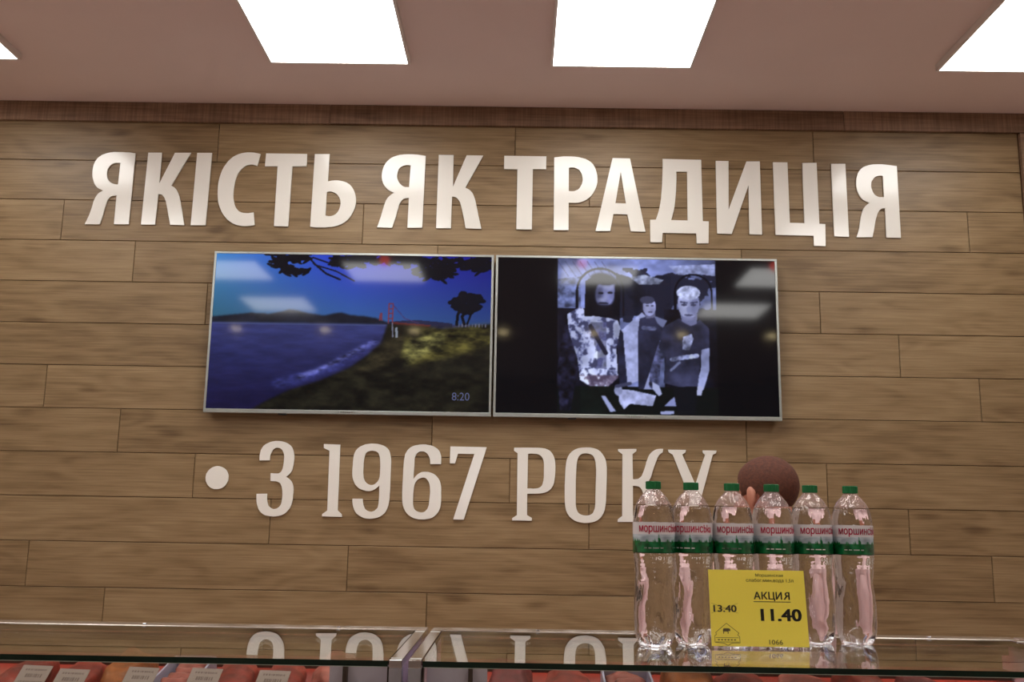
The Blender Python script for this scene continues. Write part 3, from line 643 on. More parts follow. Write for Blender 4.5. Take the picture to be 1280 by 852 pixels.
def band_picture():
    w, h = 480, 270
    c = Canvas(w, h, (60, 1196, 64, 704), (5, 5, 8))
    n1 = fbm(w, h, 14, 9, 11); n2 = fbm(w, h, 44, 26, 12, 3); n3 = fbm(w, h, 8, 6, 13)
    inside = (c.X > 306) & (c.X < 954)
    # pale sky, dark wooded mass and a fence of arched wire
    c.put(inside, (104, 114, 166), 1, n3, 0.5)
    c.put(inside & (c.Y > 85 + 70 * n3) & (c.Y < 300) & (c.X > 545) & (c.X < 770), (22, 24, 40), 1, n1, 0.6)
    c.put(inside & (n1 > 0.52) & (c.Y > 100) & (c.Y < 330) & (c.X > 560), (26, 28, 46), 0.95)
    c.put(c.poly([(600, 140), (660, 128), (740, 150), (720, 168), (640, 170)]), (170, 180, 220), 0.8, n2, 0.5)
    c.put(c.poly([(760, 90), (950, 80), (950, 130), (880, 122), (800, 128)]), (150, 160, 210), 0.9, n2, 0.3)
    c.put(c.poly([(306, 150), (400, 140), (400, 268), (306, 272)]), (92, 102, 148), 1, n2, 0.5)
    for k in range(7): c.put(c.line([(306 + k * 30, 76), (350 + k * 30, 140)], 1.5) & inside, (50, 54, 84), 0.7)
    for cx_, r_ in ((480, 95), (860, 75)):
        ang = np.linspace(PI, 2 * PI, 24)
        c.put(c.line([(cx_ + r_ * math.cos(a), 200 + r_ * math.sin(a)) for a in ang] + [(cx_ + r_, 300)], 4) & inside, (10, 11, 20))
        c.put(c.line([(cx_ - r_, 200), (cx_ - r_, 290)], 6) & inside, (10, 11, 20))
    c.put(inside & (c.Y > 272) & ((c.X < 560) | (c.X > 740)), (14, 14, 24), 1, n1, 0.7)
    c.put(inside & (c.Y > 590), (10, 14, 14))
    # road between the figures
    c.put(c.poly([(600, 330), (650, 285), (665, 300), (640, 350), (640, 565), (585, 585), (566, 360)]), (152, 160, 208), 1, n2, 0.15)
    c.put(c.poly([(655, 500), (690, 480), (690, 600), (650, 600)]), (140, 148, 196))
    c.put(c.poly([(545, 600), (610, 605), (704, 625), (690, 668), (600, 660), (575, 682), (545, 640)]), (165, 172, 220), 1, n2, 0.2)
    c.put(c.poly([(482, 628), (500, 630), (542, 690), (520, 694)]), (150, 158, 205)); c.put(c.poly([(735, 668), (790, 615), (796, 668)]), (130, 138, 190)); c.put(c.poly([(720, 688), (775, 686), (775, 699), (722, 700)]), (150, 158, 205))
    # middle figure
    c.put(c.poly([(640, 312), (690, 296), (750, 320), (738, 352), (715, 420), (690, 500), (655, 600), (632, 600), (632, 380)]), (40, 42, 66), 1, n1, 0.4)
    c.put(c.poly([(700, 300), (752, 318), (735, 350), (712, 330)]), (120, 128, 172), 0.8); c.put(c.line([(655, 350), (700, 352)], 8), (96, 102, 140), 0.5, n2, 0.8)
    c.put(c.poly([(660, 285), (705, 280), (705, 305), (668, 312)]), (96, 98, 132))
    c.put(c.ell(680, 262, 27, 38), (118, 122, 164), 1, n1, 0.4); c.put(c.ell(672, 266, 12, 24), (156, 160, 200), 0.6, blur=3); c.put(c.ell(672, 234, 30, 16), (58, 60, 86)); c.put(c.ell(672, 258, 6, 3), (40, 42, 62)); c.put(c.ell(692, 258, 6, 3), (40, 42, 62)); c.put(c.ell(684, 284, 9, 3), (60, 60, 84))
    # left figure: long dark locks, spattered pale shirt
    c.put(c.poly([(330, 360), (352, 300), (392, 420), (392, 520), (360, 690), (318, 690), (306, 520)]), (22, 22, 38), 1, n2, 0.9)
    c.put(c.poly([(545, 340), (572, 370), (590, 590), (558, 596)]), (34, 36, 60), 1, n1, 0.5)
    c.put(c.poly([(345, 298), (400, 264), (440, 302), (520, 312), (552, 322), (562, 352), (545, 440), (552, 556), (512, 592), (440, 592), (398, 566), (388, 480), (352, 366)]), (176, 184, 226), 1, n1, 0.25)
    sp_ = c.poly([(345, 298), (400, 264), (440, 302), (520, 312), (552, 322), (562, 352), (545, 440), (552, 556), (512, 592), (440, 592), (398, 566), (388, 480), (352, 366)])
    c.put(sp_ & (n2 > 0.55), (104, 110, 156), 0.8); c.put(sp_ & (n2 > 0.70), (44, 46, 76), 0.8); c.put(sp_ & (c.X > 430 + 40 * n1) & (c.X < 505) & (c.Y > 330) & (c.Y < 520), (60, 62, 98), 0.55, n2, 0.8)
    c.put(sp_ & (c.Y > 545) & (n2 > 0.4), (90, 70, 90), 0.6)
    c.put(c.line([(440, 345), (470, 400), (502, 455)], 9), (30, 30, 50))
    c.put(c.poly([(400, 592), (550, 590), (560, 700), (400, 700)]), (12, 18, 16), 1, n1, 0.5); c.put(c.poly([(482, 628), (500, 630), (542, 690), (520, 694)]), (150, 158, 205))
    c.put(c.poly([(430, 150), (470, 138), (545, 150), (562, 200), (555, 280), (530, 310), (440, 302), (418, 260)]), (11, 11, 20))
    c.put(c.ell(500, 210, 40, 58, 0.12), (92, 96, 138), 1, n1, 0.4, blur=1); c.put(c.ell(514, 176, 26, 20), (150, 156, 198), 0.8, blur=3); c.put(c.ell(476, 215, 10, 30), (60, 62, 92), 0.7, blur=2); c.put(c.ell(503, 222, 7, 16), (138, 144, 186), 0.7, blur=1)
    c.put(c.ell(482, 208, 12, 5), (22, 22, 36)); c.put(c.ell(520, 206, 11, 5), (22, 22, 36)); c.put(c.ell(486, 236, 15, 8), (170, 176, 216), 0.6, blur=2); c.put(c.ell(492, 250, 22, 4), (20, 20, 34), 0.9); c.put(c.poly([(460, 256), (532, 256), (505, 300), (470, 292)]), (16, 16, 26), 0.9, blur=1)
    c.put(c.ell(492, 150, 52, 24, 0.15), (11, 11, 20), 1, blur=1)
    for k in range(7): c.put(c.line([(425 + k * 3, 160 + k * 4), (420 + k * 4, 300)], 5), (10, 10, 18))
    for k in range(3): c.put(c.line([(545 + k * 6, 180), (540 + k * 7, 300)], 5), (10, 10, 18))
    c.put(c.ell(552, 606, 16, 22), (150, 158, 204), 1, n1, 0.3); c.put(c.line([(545, 590), (600, 578)], 7), (60, 62, 90))
    # right figure: dark printed tee
    c.put(c.line([(735, 420), (702, 520), (696, 580)], 20), (70, 74, 110), 1, n2, 0.6)
    c.put(c.poly([(690, 570), (716, 585), (728, 618), (716, 628), (690, 600)]), (160, 168, 212))
    c.put(c.line([(905, 430), (902, 520), (880, 590)], 17), (142, 150, 198), 1, n1, 0.25); c.put(c.poly([(868, 580), (892, 588), (886, 622), (860, 622)]), (168, 174, 216))
    c.put(c.poly([(735, 345), (800, 308), (850, 335), (885, 312), (922, 350), (922, 428), (890, 436), (872, 585), (800, 590), (735, 574), (742, 470), (716, 430)]), (48, 50, 76), 1, n1, 0.4)
    c.put(c.poly([(815, 385), (850, 372), (858, 392), (840, 440), (812, 436)]), (140, 148, 190), 0.9, n2, 0.5); c.put(c.line([(770, 478), (810, 470), (870, 462)], 9), (130, 138, 182), 0.8, n2, 0.7); c.put(c.line([(765, 522), (800, 490)], 5), (120, 128, 170), 0.8)
    c.put(c.poly([(770, 590), (870, 585), (860, 700), (790, 700)]), (14, 16, 22))
    c.put(c.poly([(806, 290), (876, 290), (872, 330), (848, 340), (812, 322)]), (104, 108, 148))
    c.put(c.ell(840, 246, 44, 64), (140, 146, 190), 1, n1, 0.3); c.put(c.ell(868, 256, 18, 46), (84, 88, 128), 0.6, blur=4); c.put(c.ell(824, 270, 18, 26), (168, 174, 214), 0.6, blur=4); c.put(c.ell(840, 202, 48, 30), (176, 184, 226), 1, n2, 0.4)
    c.put(c.ell(822, 252, 12, 5), (58, 60, 88)); c.put(c.ell(860, 252, 12, 5), (58, 60, 88)); c.put(c.line([(808, 240), (834, 244)], 3), (60, 62, 92)); c.put(c.line([(848, 244), (876, 240)], 3), (60, 62, 92))
    c.put(c.ell(840, 272, 9, 13), (120, 126, 170), 0.8); c.put(c.ell(840, 294, 18, 4), (66, 68, 98)); c.put(c.ell(838, 308, 22, 10), (120, 124, 166), 0.7)
    c.im[~inside] = np.array([5, 5, 8]) / 255.0
    return c.linear(2)

def television(x0, pic, label, clock):
    W_, H_, zt = 1.2545, 0.7246, 1.154 + EYE
    t = empty('television', (x0 + W_ / 2, WY - 0.0005, zt - H_))
    a, side, top, bot = W_ / 2, 0.010, 0.010, 0.017
    fy = -0.060
    bm = bmesh.new()
    for (p, q_, r_, s_) in ((-a, a, 0, bot), (-a, a, H_ - top, H_), (-a, -a + side, bot, H_ - top), (a - side, a, bot, H_ - top)):
        bm_box(bm, p, q_, fy, fy + 0.022, r_, s_, 0.0012)
    link('bezel', bm_done(bm, 'bezel'), t, M['silver'])
    bm = bmesh.new(); bm_box(bm, -a + 0.004, a - 0.004, fy + 0.0225, -0.012, 0.004, H_ - 0.004, 0.004); bm_box(bm, -0.22, 0.22, -0.0118, 0.0, 0.16, H_ - 0.16)
    link('housing', bm_done(bm, 'housing'), t, M['tv_back'])
    s = link('screen', picture_mesh('screen', pic, -a + side, a - side, bot, H_ - top, fy + 0.004), t, M['screen'])
    lg = text_mesh('Hisense', 0.018, 0.0004, extrude=0.0002); fit_mesh(lg, -0.032, 0.032, 0.005, 0.0125); xform_mesh(lg, Matrix.Translation((0, fy - 0.0003, 0)) @ Matrix.Rotation(PI / 2, 4, 'X'))
    link('maker_mark', lg, t, M['letter'])
    o = box('sensor', -0.30, -0.265, fy + 0.003, fy + 0.02, -0.006, 0.0005, M['tv_back'], t, 0.0015)
    if clock:
        ck = text_mesh('8:20', 0.05); fit_mesh(ck, 0.455, 0.532, 0.068, 0.103); xform_mesh(ck, Matrix.Translation((0, fy + 0.0036, 0)) @ Matrix.Rotation(PI / 2, 4, 'X'))
        link('clock_digits', ck, s, M['screen_text'])
    tag(t, label, 'television', 'televisions on the plank wall')
    return t
television(-1.3747, sea_picture(), 'silver-framed wall television showing a blue evening bay with a bridge', True)
television(-0.1110, band_picture(), 'silver-framed wall television showing three figures in blue monochrome', False)
# ------------------------------------------------------------------ display cases
GT = 1.248               # top of the counter glass
FY, BY = 1.78, 2.30      # front and rear edge of the glass
def slab(name, x0, x1, y0, y1, z0, z1, parent, faces_glass):
    """sheet of glass: big faces clear, cut edges dark green."""
    bm = bmesh.new(); bm_box(bm, x0, x1, y0, y1, z0, z1); bm.normal_update()
    for f in bm.faces:
        n = f.normal
        f.material_index = 0 if abs(n[faces_glass]) > 0.9 else 1
    return link(name, bm_done(bm, name), parent, [M['glass'], M['glass_edge']])

def display_case(x0, x1, left_post, right_post, label):
    cx = (x0 + x1) / 2
    t = empty('display_case', (cx, FY, 0))
    a, b = x0 - cx, x1 - cx
    dy = BY - FY
    rw = 0.023
    ga, gb = a + (rw + 0.002), b - (rw + 0.002)
    slab('glass_top', ga, gb, 0.0, dy - 0.052, GT - 0.010, GT, t, 2)
    slab('front_glass', ga, gb, 0.004, 0.009, 0.86, GT - 0.0105, t, 1)
    # rear rail that carries the glass, with its clips
    bm = bmesh.new(); bm_box(bm, a, b, dy - 0.0515, dy, GT - 0.014, GT + 0.0015, 0.0015)
    rl_ = link('rear_rail', bm_done(bm, 'rear_rail'), t, M['rail'])
    for k in range(3):
        xx = a + (k + 0.5) * (b - a) / 3 + 0.02
        box('rail_clip', xx - 0.004, xx + 0.004, dy - 0.047, dy - 0.038, GT + 0.0016, GT + 0.005, M['chrome'], rl_, 0.001)
    for s, e0, e1 in ((0, a, a + rw), (1, b - rw, b)):
        er = box('end_rail', e0, e1, 0.0, dy - 0.052, GT - 0.012, GT + 0.0012, M['chrome'], t, 0.001)
        for yy in (0.02, dy - 0.085):
            box('rail_seam', e0 + 0.001, e1 - 0.001, yy, yy + 0.004, GT + 0.0013, GT + 0.0022, M['letter'], er)
        box('corner_post', e0, e1, 0.0, 0.024, 0.0, GT - 0.0125, M['steel'], t, 0.0015)
        gx = e1 if s == 0 else e0
        box('gasket', min(gx, gx + (0.004 if s == 0 else -0.004)) , max(gx, gx + (0.004 if s == 0 else -0.004)), 0.010, 0.024, 0.86, GT - 0.0125, M['case_dark'], t)
        # enamel cheek plate beside the post, held by a thin upright
        c0, c1 = (e1 + 0.005, e1 + 0.115) if s == 0 else (e0 - 0.115, e0 - 0.005)
        cp = box('cheek_plate', c0, c1, 0.060, 0.064, 0.90, GT - 0.016, M['white_panel'], t)
        um = (c0 + c1) / 2 + (0.025 if s == 0 else -0.025)
        box('upright', um - 0.004, um + 0.004, 0.046, 0.0595, 0.90, GT - 0.014, M['case_dark'], t)
        box('end_panel', e0 + 0.004, e1 - 0.004, 0.025, dy - 0.002, 0.86, GT - 0.0125, M['white_panel'], t)
    # rosy tube in its profile under the rear rail
    pr = box('lamp_profile', ga + 0.002, gb - 0.002, dy - 0.0515, dy - 0.0495, GT - 0.032, GT - 0.0145, M['case_dark'], t)
    box('lamp_tube', ga + 0.03, gb - 0.03, dy - 0.046, dy - 0.034, GT - 0.030, GT - 0.019, M['case_emit'], pr)
    box('glass_seal', ga + 0.002, gb - 0.002, 0.0095, 0.012, GT - 0.0125, GT - 0.0105, M['letter'], t)
    # sloping deck, rear board and plinth
    bm = bmesh.new()
    pts = [(0.045, 0.86), (0.045, 1.075), (dy - 0.06, 1.163), (dy - 0.06, 0.86)]
    va = [bm.verts.new((a + rw + 0.001, y, z)) for y, z in pts]; vb = [bm.verts.new((b - rw - 0.001, y, z)) for y, z in pts]
    bm.faces.new(va); bm.faces.new(vb[::-1])
    for k in range(4): bm.faces.new((va[k], vb[k], vb[(k + 1) % 4], va[(k + 1) % 4]))
    link('deck', bm_done(bm, 'deck'), t, M['deck'])
    box('rear_board', a + rw + 0.001, b - rw - 0.001, dy - 0.05, dy - 0.012, 0.86, 1.182, M['rear_board'], t)
    box('plinth', a + 0.002, b - 0.002, 0.026, dy, 0.0, 0.859, M['case_body'], t, 0.002)
    tag(t, label, 'display case', 'glass-topped meat display cases')
    return t
M['rear_board'] = plain('maroon_board', (0.10, 0.020, 0.014), 0.6, var=0.3, scale=9)
M['deck'] = plain('red_deck', (0.22, 0.030, 0.020), 0.35, var=0.3, scale=14)
display_case(-1.512, -0.199, 1, 1, 'glass-topped meat display case on the left of the chrome posts')
display_case(-0.188, 1.125, 1, 1, 'glass-topped meat display case under the water bottles')
display_case(1.136, 2.449, 1, 1, 'glass-topped display case beyond the right edge, only its rear corner in view')

def deck_z(y): return 1.075 + (y - FY - 0.045) / (BY - FY - 0.105) * 0.088

M['meat'] = []
for nm, c in (('beef', (0.28, 0.032, 0.020)), ('pork', (0.42, 0.10, 0.08)), ('smoked', (0.34, 0.085, 0.020)), ('liver', (0.20, 0.026, 0.028))):
    M['meat'].append(plain('meat_' + nm, c, 0.5, spec=0.3, var=0.45, scale=26, bump=0.5))
M['tray'] = plain('lilac_tray', (0.52, 0.44, 0.60), 0.35, var=0.05, scale=30)
M['case_tag'] = plain('price_card', (0.46, 0.30, 0.28), 0.6, var=0.03, scale=30)
M['ink_dim'] = plain('faded_ink', (0.25, 0.14, 0.13), 0.6, var=0.1)
M['ink'] = plain('black_ink', (0.02, 0.02, 0.02), 0.6, var=0.1)

def meat_mesh(sx, sy, sz, seed):
    bm = bmesh.new(); bmesh.ops.create_icosphere(bm, subdivisions=4, radius=1.0)
    rg = random.Random(seed)
    ph = [rg.uniform(0, 6.28) for _ in range(8)]
    for v in bm.verts:
        x, y, z = v.co
        k = 1 + 0.10 * math.sin(3.1 * x + ph[0]) * math.cos(2.7 * y + ph[1]) + 0.06 * math.sin(6 * x + ph[2] + 3 * z) + 0.05 * math.sin(7 * y + ph[3] + 4 * x) + 0.025 * math.sin(15 * x + ph[4]) * math.sin(13 * y + ph[5])
        q_ = lambda u, p: math.copysign(abs(u) ** p, u)
        v.co = Vector((q_(x, 0.75) * sx * k, q_(y, 0.75) * sy * k, q_(z, 0.8) * sz * k))
    zm = min(v.co.z for v in bm.verts)
    for v in bm.verts: v.co.z = max(v.co.z, zm * 0.75)
    zm = min(v.co.z for v in bm.verts)
    for v in bm.verts: v.co.z -= zm
    return bm_done(bm, 'meat', True)

MKIND = ['dark red beef joint', 'pale pink pork joint', 'orange-brown smoked joint', 'deep red piece of liver']
ORD = ['far left', 'second from left', 'third from left', 'middle', 'fourth from right', 'third from right', 'second from right', 'far right']
def stock(x0, x1, kinds, where, seed):
    n = len(kinds); rg = random.Random(seed); w = (x1 - x0) / n
    for k, kd in enumerate(kinds):
        y = 2.085 + rg.uniform(-0.012, 0.012); x = x0 + w * (k + 0.5)
        slope = math.atan2(0.088, BY - FY - 0.105)
        if kd == 9:   # lilac tray standing on edge of the deck with sliced meat
            bm = bmesh.new()
            bm_box(bm, -w * 0.42, w * 0.42, -0.09, 0.09, 0.0, 0.004)
            for p in ((-w * 0.42, -w * 0.42 + 0.004, -0.09, 0.09), (w * 0.42 - 0.004, w * 0.42, -0.09, 0.09), (-w * 0.42, w * 0.42, -0.09, -0.086), (-w * 0.42, w * 0.42, 0.086, 0.09)):
                bm_box(bm, p[0], p[1], p[2], p[3], 0.004, 0.045)
            o = empty('meat_tray', (x, y, deck_z(y) + 0.001)); o.rotation_euler = (slope, 0, rg.uniform(-0.03, 0.03))
            link('tray', bm_done(bm, 'tray'), o, M['tray'])
            for s in range(5):
                sl = link('slice', meat_mesh(w * 0.3, 0.022, 0.02, seed + s), o, M['meat'][1]); sl.location = (rg.uniform(-0.008, 0.008), -0.062 + s * 0.031, 0.006); sl.rotation_euler = (0.3, 0, 0)
            tag(o, 'lilac plastic tray of sliced meat, %s, %s' % (ORD_(k, n), where), 'meat tray', 'goods in the display cases')
        else:
            me = meat_mesh(w * rg.uniform(0.37, 0.43), 0.11, 0.032 + rg.uniform(-0.008, 0.010), seed * 10 + k)
            o = link('meat_joint', me, None, M['meat'][kd])
            o.location = (x, y, deck_z(y) + 0.001); o.rotation_euler = (slope, 0, rg.uniform(-0.08, 0.08))
            tag(o, '%s, %s, %s' % (MKIND[kd], ORD_(k, n), where), 'meat', 'goods in the display cases')
def ORD_(k, n):
    w = ['first', 'second', 'third', 'fourth', 'fifth', 'sixth', 'seventh', 'eighth']
    return '%s from the left' % w[k]
stock(-1.06, -0.315, [0, 0, 2, 9, 0, 0, 1], 'in the left case', 3)
stock(-0.07, 0.90, [3, 0, 9, 2, 0, 1, 0, 3], 'in the case under the bottles', 7)

# small price cards leaning on the meat
def card_tree():
    t = empty('price_card')
    box('card', -0.032, 0.032, -0.0006, 0.0006, 0.0, 0.046, M['case_tag'], t)
    lathe('pick', [(0.0012, -0.050), (0.0016, -0.046), (0.0016, 0.0)], 8, M['chrome'], t)
    rgc = random.Random(5)
    for z, hh, wd in ((0.034, 0.004, 0.022), (0.019, 0.008, 0.016), (0.008, 0.003, 0.024)):     # blurred, unreadable lines of print
        vs, fs, x = [], [], -wd
        while x < wd:
            w_ = rgc.uniform(0.0015, 0.0045); b0 = len(vs)
            vs += [(x, -0.0008, z), (x + w_, -0.0008, z), (x + w_, -0.0008, z + hh), (x, -0.0008, z + hh)]; fs.append((b0, b0 + 1, b0 + 2, b0 + 3))
            x += w_ + rgc.uniform(0.0008, 0.0022)
        me = bpy.data.meshes.new('print'); me.from_pydata(vs, [], fs); me.update()
        link('print', me, t, M['ink_dim'])
    return t
cp = card_tree()
cards = [(-0.945, 1.99, 'leftmost of the price cards in the left case'), (-0.865, 1.975, 'second price card from the left in the left case'), (-0.735, 1.99, 'third price card from the left in the left case'),
         (-0.61, 1.99, 'fourth price card from the left in the left case'), (-0.475, 1.985, 'price card nearest the chrome posts in the left case')]
for k, (x, y, l) in enumerate(cards):
    o = cp if k == 0 else copy_tree(cp)
    o.location = (x, y - 0.03, deck_z(y - 0.03) + 0.060); o.rotation_euler = (-0.75, 0, -0.16)
    tag(o, 'pale ' + l, 'price card', 'price cards in the display case')

# ------------------------------------------------------------------ water bottles
M['pet'] = clear_sheet('clear_pet', (0.985, 0.975, 0.975), 1.5, rough=0.02, wavy=((80, 80, 26), 0.9, 0.004))
def water_mat():
    m, nt, b, out = new_mat('water')
    nt.nodes.remove(b)
    g = nt.nodes.new('ShaderNodeBsdfGlass'); g.inputs['IOR'].default_value = 1.333; g.inputs['Color'].default_value = (0.97, 0.97, 0.975, 1); g.inputs['Roughness'].default_value = 0.0
    nt.links.new(ripple(nt, (70, 70, 18), 0.55, 0.003), g.inputs['Normal'])
    nt.links.new(g.outputs[0], out.inputs[0])
    return m
M['water'] = water_mat()
M['cap'] = plain('green_cap', (0.006, 0.14, 0.040), 0.35, var=0.08, scale=60)
M['label'] = attr_mat('label_print', rough=0.22, spec=0.5, coat=0.3)
M['label_red'] = plain('label_crimson', (0.44, 0.010, 0.055), 0.4, var=0.05)
M['label_white'] = plain('label_white', (0.75, 0.80, 0.76), 0.4, var=0.03)

def mist_mat():
    m, nt, b, out = new_mat('misted_headspace')
    nt.nodes.remove(b)
    tr = nt.nodes.new('ShaderNodeBsdfTransparent'); df = nt.nodes.new('ShaderNodeBsdfDiffuse'); df.inputs[0].default_value = (0.80, 0.58, 0.56, 1)
    tl = nt.nodes.new('ShaderNodeBsdfTranslucent'); tl.inputs[0].default_value = (0.80, 0.58, 0.56, 1)
    tc = nt.nodes.new('ShaderNodeTexCoord'); nz = nt.nodes.new('ShaderNodeTexNoise'); nz.inputs['Scale'].default_value = 90
    mr = nt.nodes.new('ShaderNodeMapRange'); mr.inputs[1].default_value = 0.35; mr.inputs[2].default_value = 0.75; mr.inputs[3].default_value = 0.16; mr.inputs[4].default_value = 0.42
    a1 = nt.nodes.new('ShaderNodeMixShader'); a2 = nt.nodes.new('ShaderNodeMixShader')
    nt.links.new(tc.outputs['Object'], nz.inputs['Vector']); nt.links.new(nz.outputs['Fac'], mr.inputs[0])
    nt.links.new(df.outputs[0], a1.inputs[1]); nt.links.new(tl.outputs[0], a1.inputs[2])
    nt.links.new(mr.outputs[0], a2.inputs[0]); nt.links.new(tr.outputs[0], a2.inputs[1]); nt.links.new(a1.outputs[0], a2.inputs[2]); nt.links.new(a2.outputs[0], out.inputs[0])
    return m
M['mist'] = mist_mat()
BP = [(0.0270, 0.004), (0.0320, 0.0), (0.0360, 0.006), (0.0392, 0.016), (0.0415, 0.028), (0.0424, 0.040), (0.0430, 0.055), (0.0432, 0.070), (0.0427, 0.085), (0.0419, 0.100), (0.0410, 0.115),
      (0.0404, 0.130), (0.0401, 0.145), (0.0403, 0.156), (0.0412, 0.168), (0.0424, 0.180), (0.0431, 0.190), (0.0431, 0.205), (0.0431, 0.222), (0.0431, 0.240), (0.0430, 0.253),
      (0.0424, 0.263), (0.0410, 0.273), (0.0386, 0.283), (0.0350, 0.293), (0.0300, 0.302), (0.0240, 0.310), (0.0180, 0.316), (0.0145, 0.320), (0.0132, 0.323), (0.0132, 0.330)]
def densify(p, n=3):
    out = []
    for (r0, z0), (r1, z1) in zip(p[:-1], p[1:]):
        for k in range(n): out.append((r0 + (r1 - r0) * k / n, z0 + (z1 - z0) * k / n))
    return out + [p[-1]]
def sstep(a, b, x):
    t = min(1, max(0, (x - a) / (b - a))); return t * t * (3 - 2 * t)
def pet_mod(t, r, z):
    d = 0.0
    d += -0.0120 * (0.5 + 0.5 * math.cos(5 * t)) ** 2 * (1 - sstep(0.004, 0.036, z))          # five feet
    k = sstep(0.026, 0.05, z) * (1 - sstep(0.125, 0.150, z))
    d += -0.0034 * k * max(0.0, math.cos(3 * t + 26 * (z - 0.08))) ** 2                            # twisted leaf hollows
    k2 = sstep(0.148, 0.156, z) * (1 - sstep(0.180, 0.186, z))
    d += 0.0006 * k2 * math.sin(z * 2 * PI / 0.0085)                                               # fine ribs
    k3 = sstep(0.255, 0.262, z) * (1 - sstep(0.285, 0.300, z))
    d += 0.0005 * k3 * math.cos(12 * t)
    return d
WATER_Z = 0.2885
def bottle_proto():
    t = empty('water_bottle')
    prof = densify(BP, 3)
    lathe('shell', prof, 72, M['pet'], t, pet_mod, cap1=False)
    wp = [(r - 0.0009, z + 0.0012) for r, z in prof if z < WATER_Z]
    lathe('water', wp, 72, M['water'], t, pet_mod)
    # headspace misted with droplets above the water line
    hp = [(r - 0.0006, z) for r, z in prof if z > WATER_Z - 0.001]
    lathe('mist', hp, 48, M['mist'], t, cap0=False, cap1=False)
    # cap with grip ribs, neck ring, tamper band
    cpm = [(0.0150, 0.3225), (0.0156, 0.3235), (0.0156, 0.3375), (0.0149, 0.3388), (0.006, 0.3390)]
    lathe('cap', cpm, 60, M['cap'], t, lambda a, r, z: 0.0005 * math.cos(30 * a) if 0.323 < z < 0.338 else 0.0, smooth=False)
    lathe('neck_ring', [(0.0136, 0.3180), (0.0170, 0.3186), (0.0170, 0.3200), (0.0136, 0.3206)], 32, M['pet'], t, cap0=False, cap1=False)
    # label: print drawn into the colour layer of a fine sleeve
    w, h = 240, 56
    c = Canvas(w, h, (0, 240, 0, 56), (214, 208, 210))
    nz = vnoise(w, h, 30, 6, 21); rg = np.random.default_rng(22)
    c.put(c.Y > 22, (176, 184, 192), 1, nz, 0.10)
    c.put((c.Y > 22 + 8 * vnoise(w, h, 12, 1, 23)) & (c.Y < 40), (148, 160, 168), 0.8, nz, 0.15)
    c.put(c.Y > 35, (8, 84, 44), 1, nz, 0.35)
    for k in range(90):
        x = rg.random() * 240; hh = 5 + 14 * rg.random() ** 2 if (x % 60) > 34 else 3 + 5 * rg.random(); ww = 1.6 + 1.2 * rg.random()
        c.put(c.poly([(x - ww, 38), (x, 37 - hh), (x + ww, 38)]), (8 + 10 * rg.random(), 66 + 40 * rg.random(), 40))
    c.put(c.Y > 54.2, (6, 50, 28))
    lin = c.linear()
    R_ = 0.0437; z0, z1 = 0.189, 0.2525
    vs, fs = [], []
    for j in range(h):
        for i in range(w):
            a = 2 * PI * i / w - PI / 2
            vs.append((R_ * math.cos(a), R_ * math.sin(a), z1 + (z0 - z1) * j / (h - 1)))
    for j in range(h - 1):
        for i in range(w):
            p, q_ = j * w + i, j * w + (i + 1) % w
            fs.append((p, p + w, q_ + w, q_))
    me = bpy.data.meshes.new('label'); me.from_pydata(vs, [], fs); me.update()
    for p in me.polygons: p.use_smooth = True
    at = me.color_attributes.new('print', 'FLOAT_COLOR', 'POINT')
    at.data.foreach_set('color', np.concatenate([lin.reshape(-1, 3), np.ones((w * h, 1))], 1).astype(np.float32).ravel())
    lb = link('label', me, t, M['label'])
    def wrap(body, half, za, zb, mat, bold):
        tm = text_mesh(body, 0.02, bold); fit_mesh(tm, -half, half, za, zb)
        bm = bmesh.new(); bm.from_mesh(tm); bmesh.ops.triangulate(bm, faces=bm.faces[:])
        bmesh.ops.subdivide_edges(bm, edges=[e for e in bm.edges if abs(e.verts[0].co.x - e.verts[1].co.x) > 0.0015], cuts=4)
        for v in bm.verts:
            a = v.co.x / R_ - PI / 2; z = v.co.y
            v.co = Vector(((R_ + 0.0005) * math.cos(a), (R_ + 0.0005) * math.sin(a), z))
        bm.to_mesh(tm); bm.free()
        return link('brand_print', tm, lb, mat)
    for off in (0.0, PI):
        o = wrap('моршинсbka', 0.047, 0.2280, 0.2490, M['label_red'], 0.00042); o.rotation_euler = (0, 0, off)
        o = wrap('– – –– –', 0.020, 0.1990, 0.2010, M['label_white'], 0.0001); o.rotation_euler = (0, 0, off - 0.35)
    return t
bp_ = bottle_proto()
BPOS = [(0.2843, 2.050, 0.34), (0.3690, 2.085, 0.02), (0.4577, 2.095, 0.28), (0.5474, 2.115, 0.50), (0.6362, 2.135, 0.55), (0.7255, 2.140, 0.42)]
BL = ['leftmost of the six clear water bottles on the counter', 'second of the six clear water bottles from the left', 'clear water bottle behind the left half of the yellow price sign',
      'clear water bottle behind the right half of the yellow price sign', 'clear water bottle just right of the yellow price sign', 'rightmost of the six clear water bottles on the counter']
for k, (x, y, r) in enumerate(BPOS):
    o = bp_ if k == 0 else copy_tree(bp_)
    o.location = (x, y, GT + 0.0006); o.rotation_euler = (0, 0, r + math.atan2(-x, y)); o.scale = (1.0, 1.0, 0.975)
    tag(o, BL[k], 'bottle', 'bottles of mineral water')

